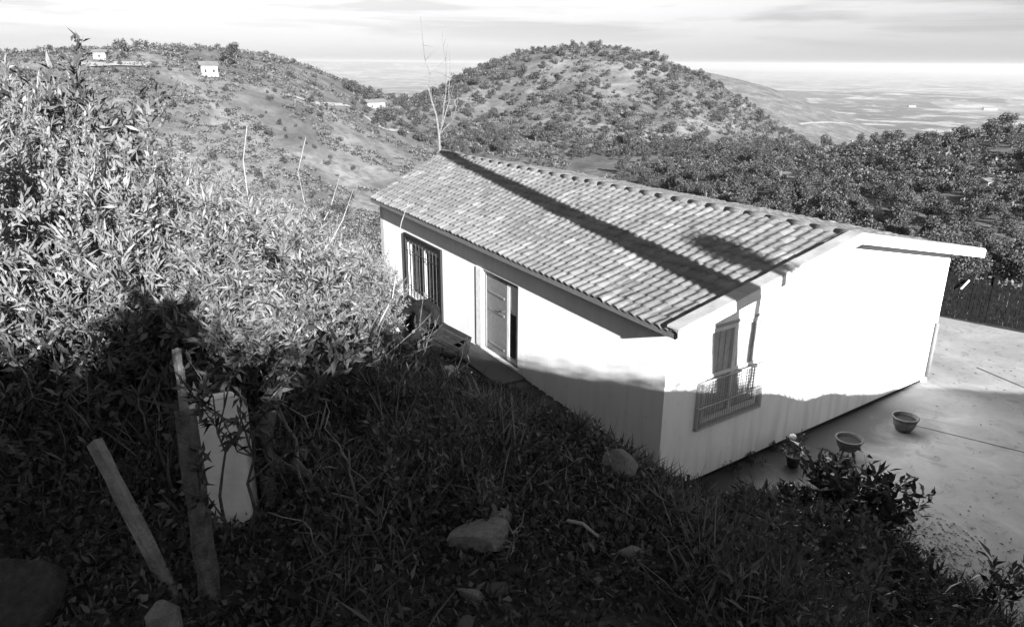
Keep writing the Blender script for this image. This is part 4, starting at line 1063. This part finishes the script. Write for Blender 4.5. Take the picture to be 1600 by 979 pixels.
def strip(name, pix, w, mat, kind='structure', rmax=4000, lift=.12, **kw):
    pts = [ground_at(*q, rmax) for q in pix]; pts = [p for p in pts if p is not None]
    if len(pts) < 2: print('no strip', name); return
    fine = []
    for a, b_ in zip(pts[:-1], pts[1:]):
        for t in np.linspace(0, 1, 10, endpoint=False): fine.append(a*(1-t)+b_*t)
    fine.append(pts[-1]); fine = np.array(fine)
    for _ in range(6): fine[1:-1] = (fine[:-2]+fine[1:-1]*2+fine[2:])/4
    t = np.gradient(fine, axis=0)[:, :2]; t /= np.linalg.norm(t, axis=1)[:, None]+1e-9; nn = np.stack([-t[:, 1], t[:, 0]], 1)*w/2
    Lp = fine[:, :2]+nn; Rp = fine[:, :2]-nn; V = []
    for q in (Lp, fine[:, :2], Rp): V.append(np.column_stack([q, height(q[:, 0], q[:, 1])+lift]))
    V = np.stack(V, 1).reshape(-1, 3); n = len(fine); Fq = []
    for i in range(n-1):
        for k in range(2): Fq.append((i*3+k, (i+1)*3+k, (i+1)*3+k+1, i*3+k+1))
    o = link(name, quads_mesh(name, V, np.array(Fq)[:, ::-1]), mat); tag(o, kind=kind); return o
M['track'] = rough_mat('pale_track', .17, .26, .5, .95)
strip('track', [(1222, 318), (1232, 290), (1230, 268), (1212, 252), (1190, 246), (1160, 250)], 2.6, 'track')
strip('hill_road', [(120, 104), (180, 103), (240, 103)], 3., 'track', lift=.4)
strip('hill_track', [(450, 150), (500, 165), (545, 165), (600, 205), (640, 208)], 1.3, 'track', lift=.2)
strip('valley_road', [(1250, 195), (1290, 192), (1340, 196), (1370, 212)], 5, 'track', lift=.5)

# ------------------------------------------------------------------ haze
DENS = 1.0e-4
hx = MB().box((-46000, -46000, -262), (92000, 0, 0), (0, 92000, 0), (0, 0, 262+34)).build('haze', None)
hm = bpy.data.materials.new('haze_air'); hm.use_nodes = True; nt = hm.node_tree; nt.nodes.remove(nt.nodes['Principled BSDF'])
pv = nt.nodes.new('ShaderNodeVolumePrincipled'); pv.inputs['Color'].default_value = grey(.8); pv.inputs['Density'].default_value = DENS; pv.inputs['Anisotropy'].default_value = .2
nt.links.new(pv.outputs[0], nt.nodes['Material Output'].inputs['Volume']); hx.data.materials.append(hm); tag(hx, kind='stuff')

# ------------------------------------------------------------------ light
w = bpy.data.worlds.new('World'); sc.world = w; w.use_nodes = True; nt = w.node_tree; bg = nt.nodes['Background']
sky = N(nt, 'ShaderNodeTexSky', sky_type='NISHITA'); sky.sun_disc = False; sky.sun_elevation = SUN_EL; sky.sun_rotation = SUN_AZ
sky.air_density = 1.0; sky.dust_density = .6; sky.altitude = 300
bw = N(nt, 'ShaderNodeRGBToBW'); nt.links.new(sky.outputs[0], bw.inputs[0])
tc = N(nt, 'ShaderNodeTexCoord'); mp = N(nt, 'ShaderNodeMapping'); mp.inputs['Scale'].default_value = (1.6, 1.6, 22); nt.links.new(tc.outputs['Generated'], mp.inputs[0])
cl = noise(nt, 1.9, 7, .55, mp.outputs[0], .4)
cf_ = ramp(nt, cl, [(.47, 0.), (.6, 1.)])
sp = N(nt, 'ShaderNodeSeparateXYZ'); nt.links.new(tc.outputs['Generated'], sp.inputs[0])
band = N(nt, 'ShaderNodeMapRange'); band.inputs[1].default_value = .012; band.inputs[2].default_value = .05; nt.links.new(sp.outputs[2], band.inputs[0])
band2 = N(nt, 'ShaderNodeMapRange'); band2.inputs[1].default_value = .14; band2.inputs[2].default_value = .07; nt.links.new(sp.outputs[2], band2.inputs[0])
cl2 = noise(nt, .7, 5, .5, mp.outputs[0], .3)
lowb = N(nt, 'ShaderNodeMapRange'); lowb.inputs[1].default_value = .07; lowb.inputs[2].default_value = .005; nt.links.new(sp.outputs[2], lowb.inputs[0])
veil = math_(nt, 'ADD', math_(nt, 'MULTIPLY', lowb.outputs[0], .20), math_(nt, 'ADD', math_(nt, 'MULTIPLY', math_(nt, 'MULTIPLY', cf_, band.outputs[0]), .17), math_(nt, 'ADD', .15, math_(nt, 'MULTIPLY', cl2, .22))))
cfac = math_(nt, 'MULTIPLY', veil, band2.outputs[0])
skyc = mix(nt, cfac, bw.outputs[0], 0.0)
nt.links.new(skyc, bg.inputs['Color']); bg.inputs['Strength'].default_value = .046
sl = bpy.data.lights.new('sun', 'SUN'); sl.energy = 5.0; sl.angle = R(.3); sl.color = (1, 1, 1)
so = bpy.data.objects.new('sun', sl); col.objects.link(so)
sd = Vector((math.sin(SUN_AZ)*math.cos(SUN_EL), math.cos(SUN_AZ)*math.cos(SUN_EL), math.sin(SUN_EL)))
so.rotation_euler = sd.to_track_quat('Z', 'Y').to_euler()

for o in list(sc.objects):
    if '_used' in o: del o['_used']
for pr_ in lit+weeds+[f[0] for f in fp]: pass
vs = sc.view_settings; vs.view_transform = 'Standard'; vs.look = 'None'; vs.gamma = 1; vs.use_curve_mapping = False; vs.exposure = 2.05
sc.cycles.max_bounces = 6; sc.cycles.volume_bounces = 0; sc.cycles.transparent_max_bounces = 12
sc.cycles.use_denoising = True
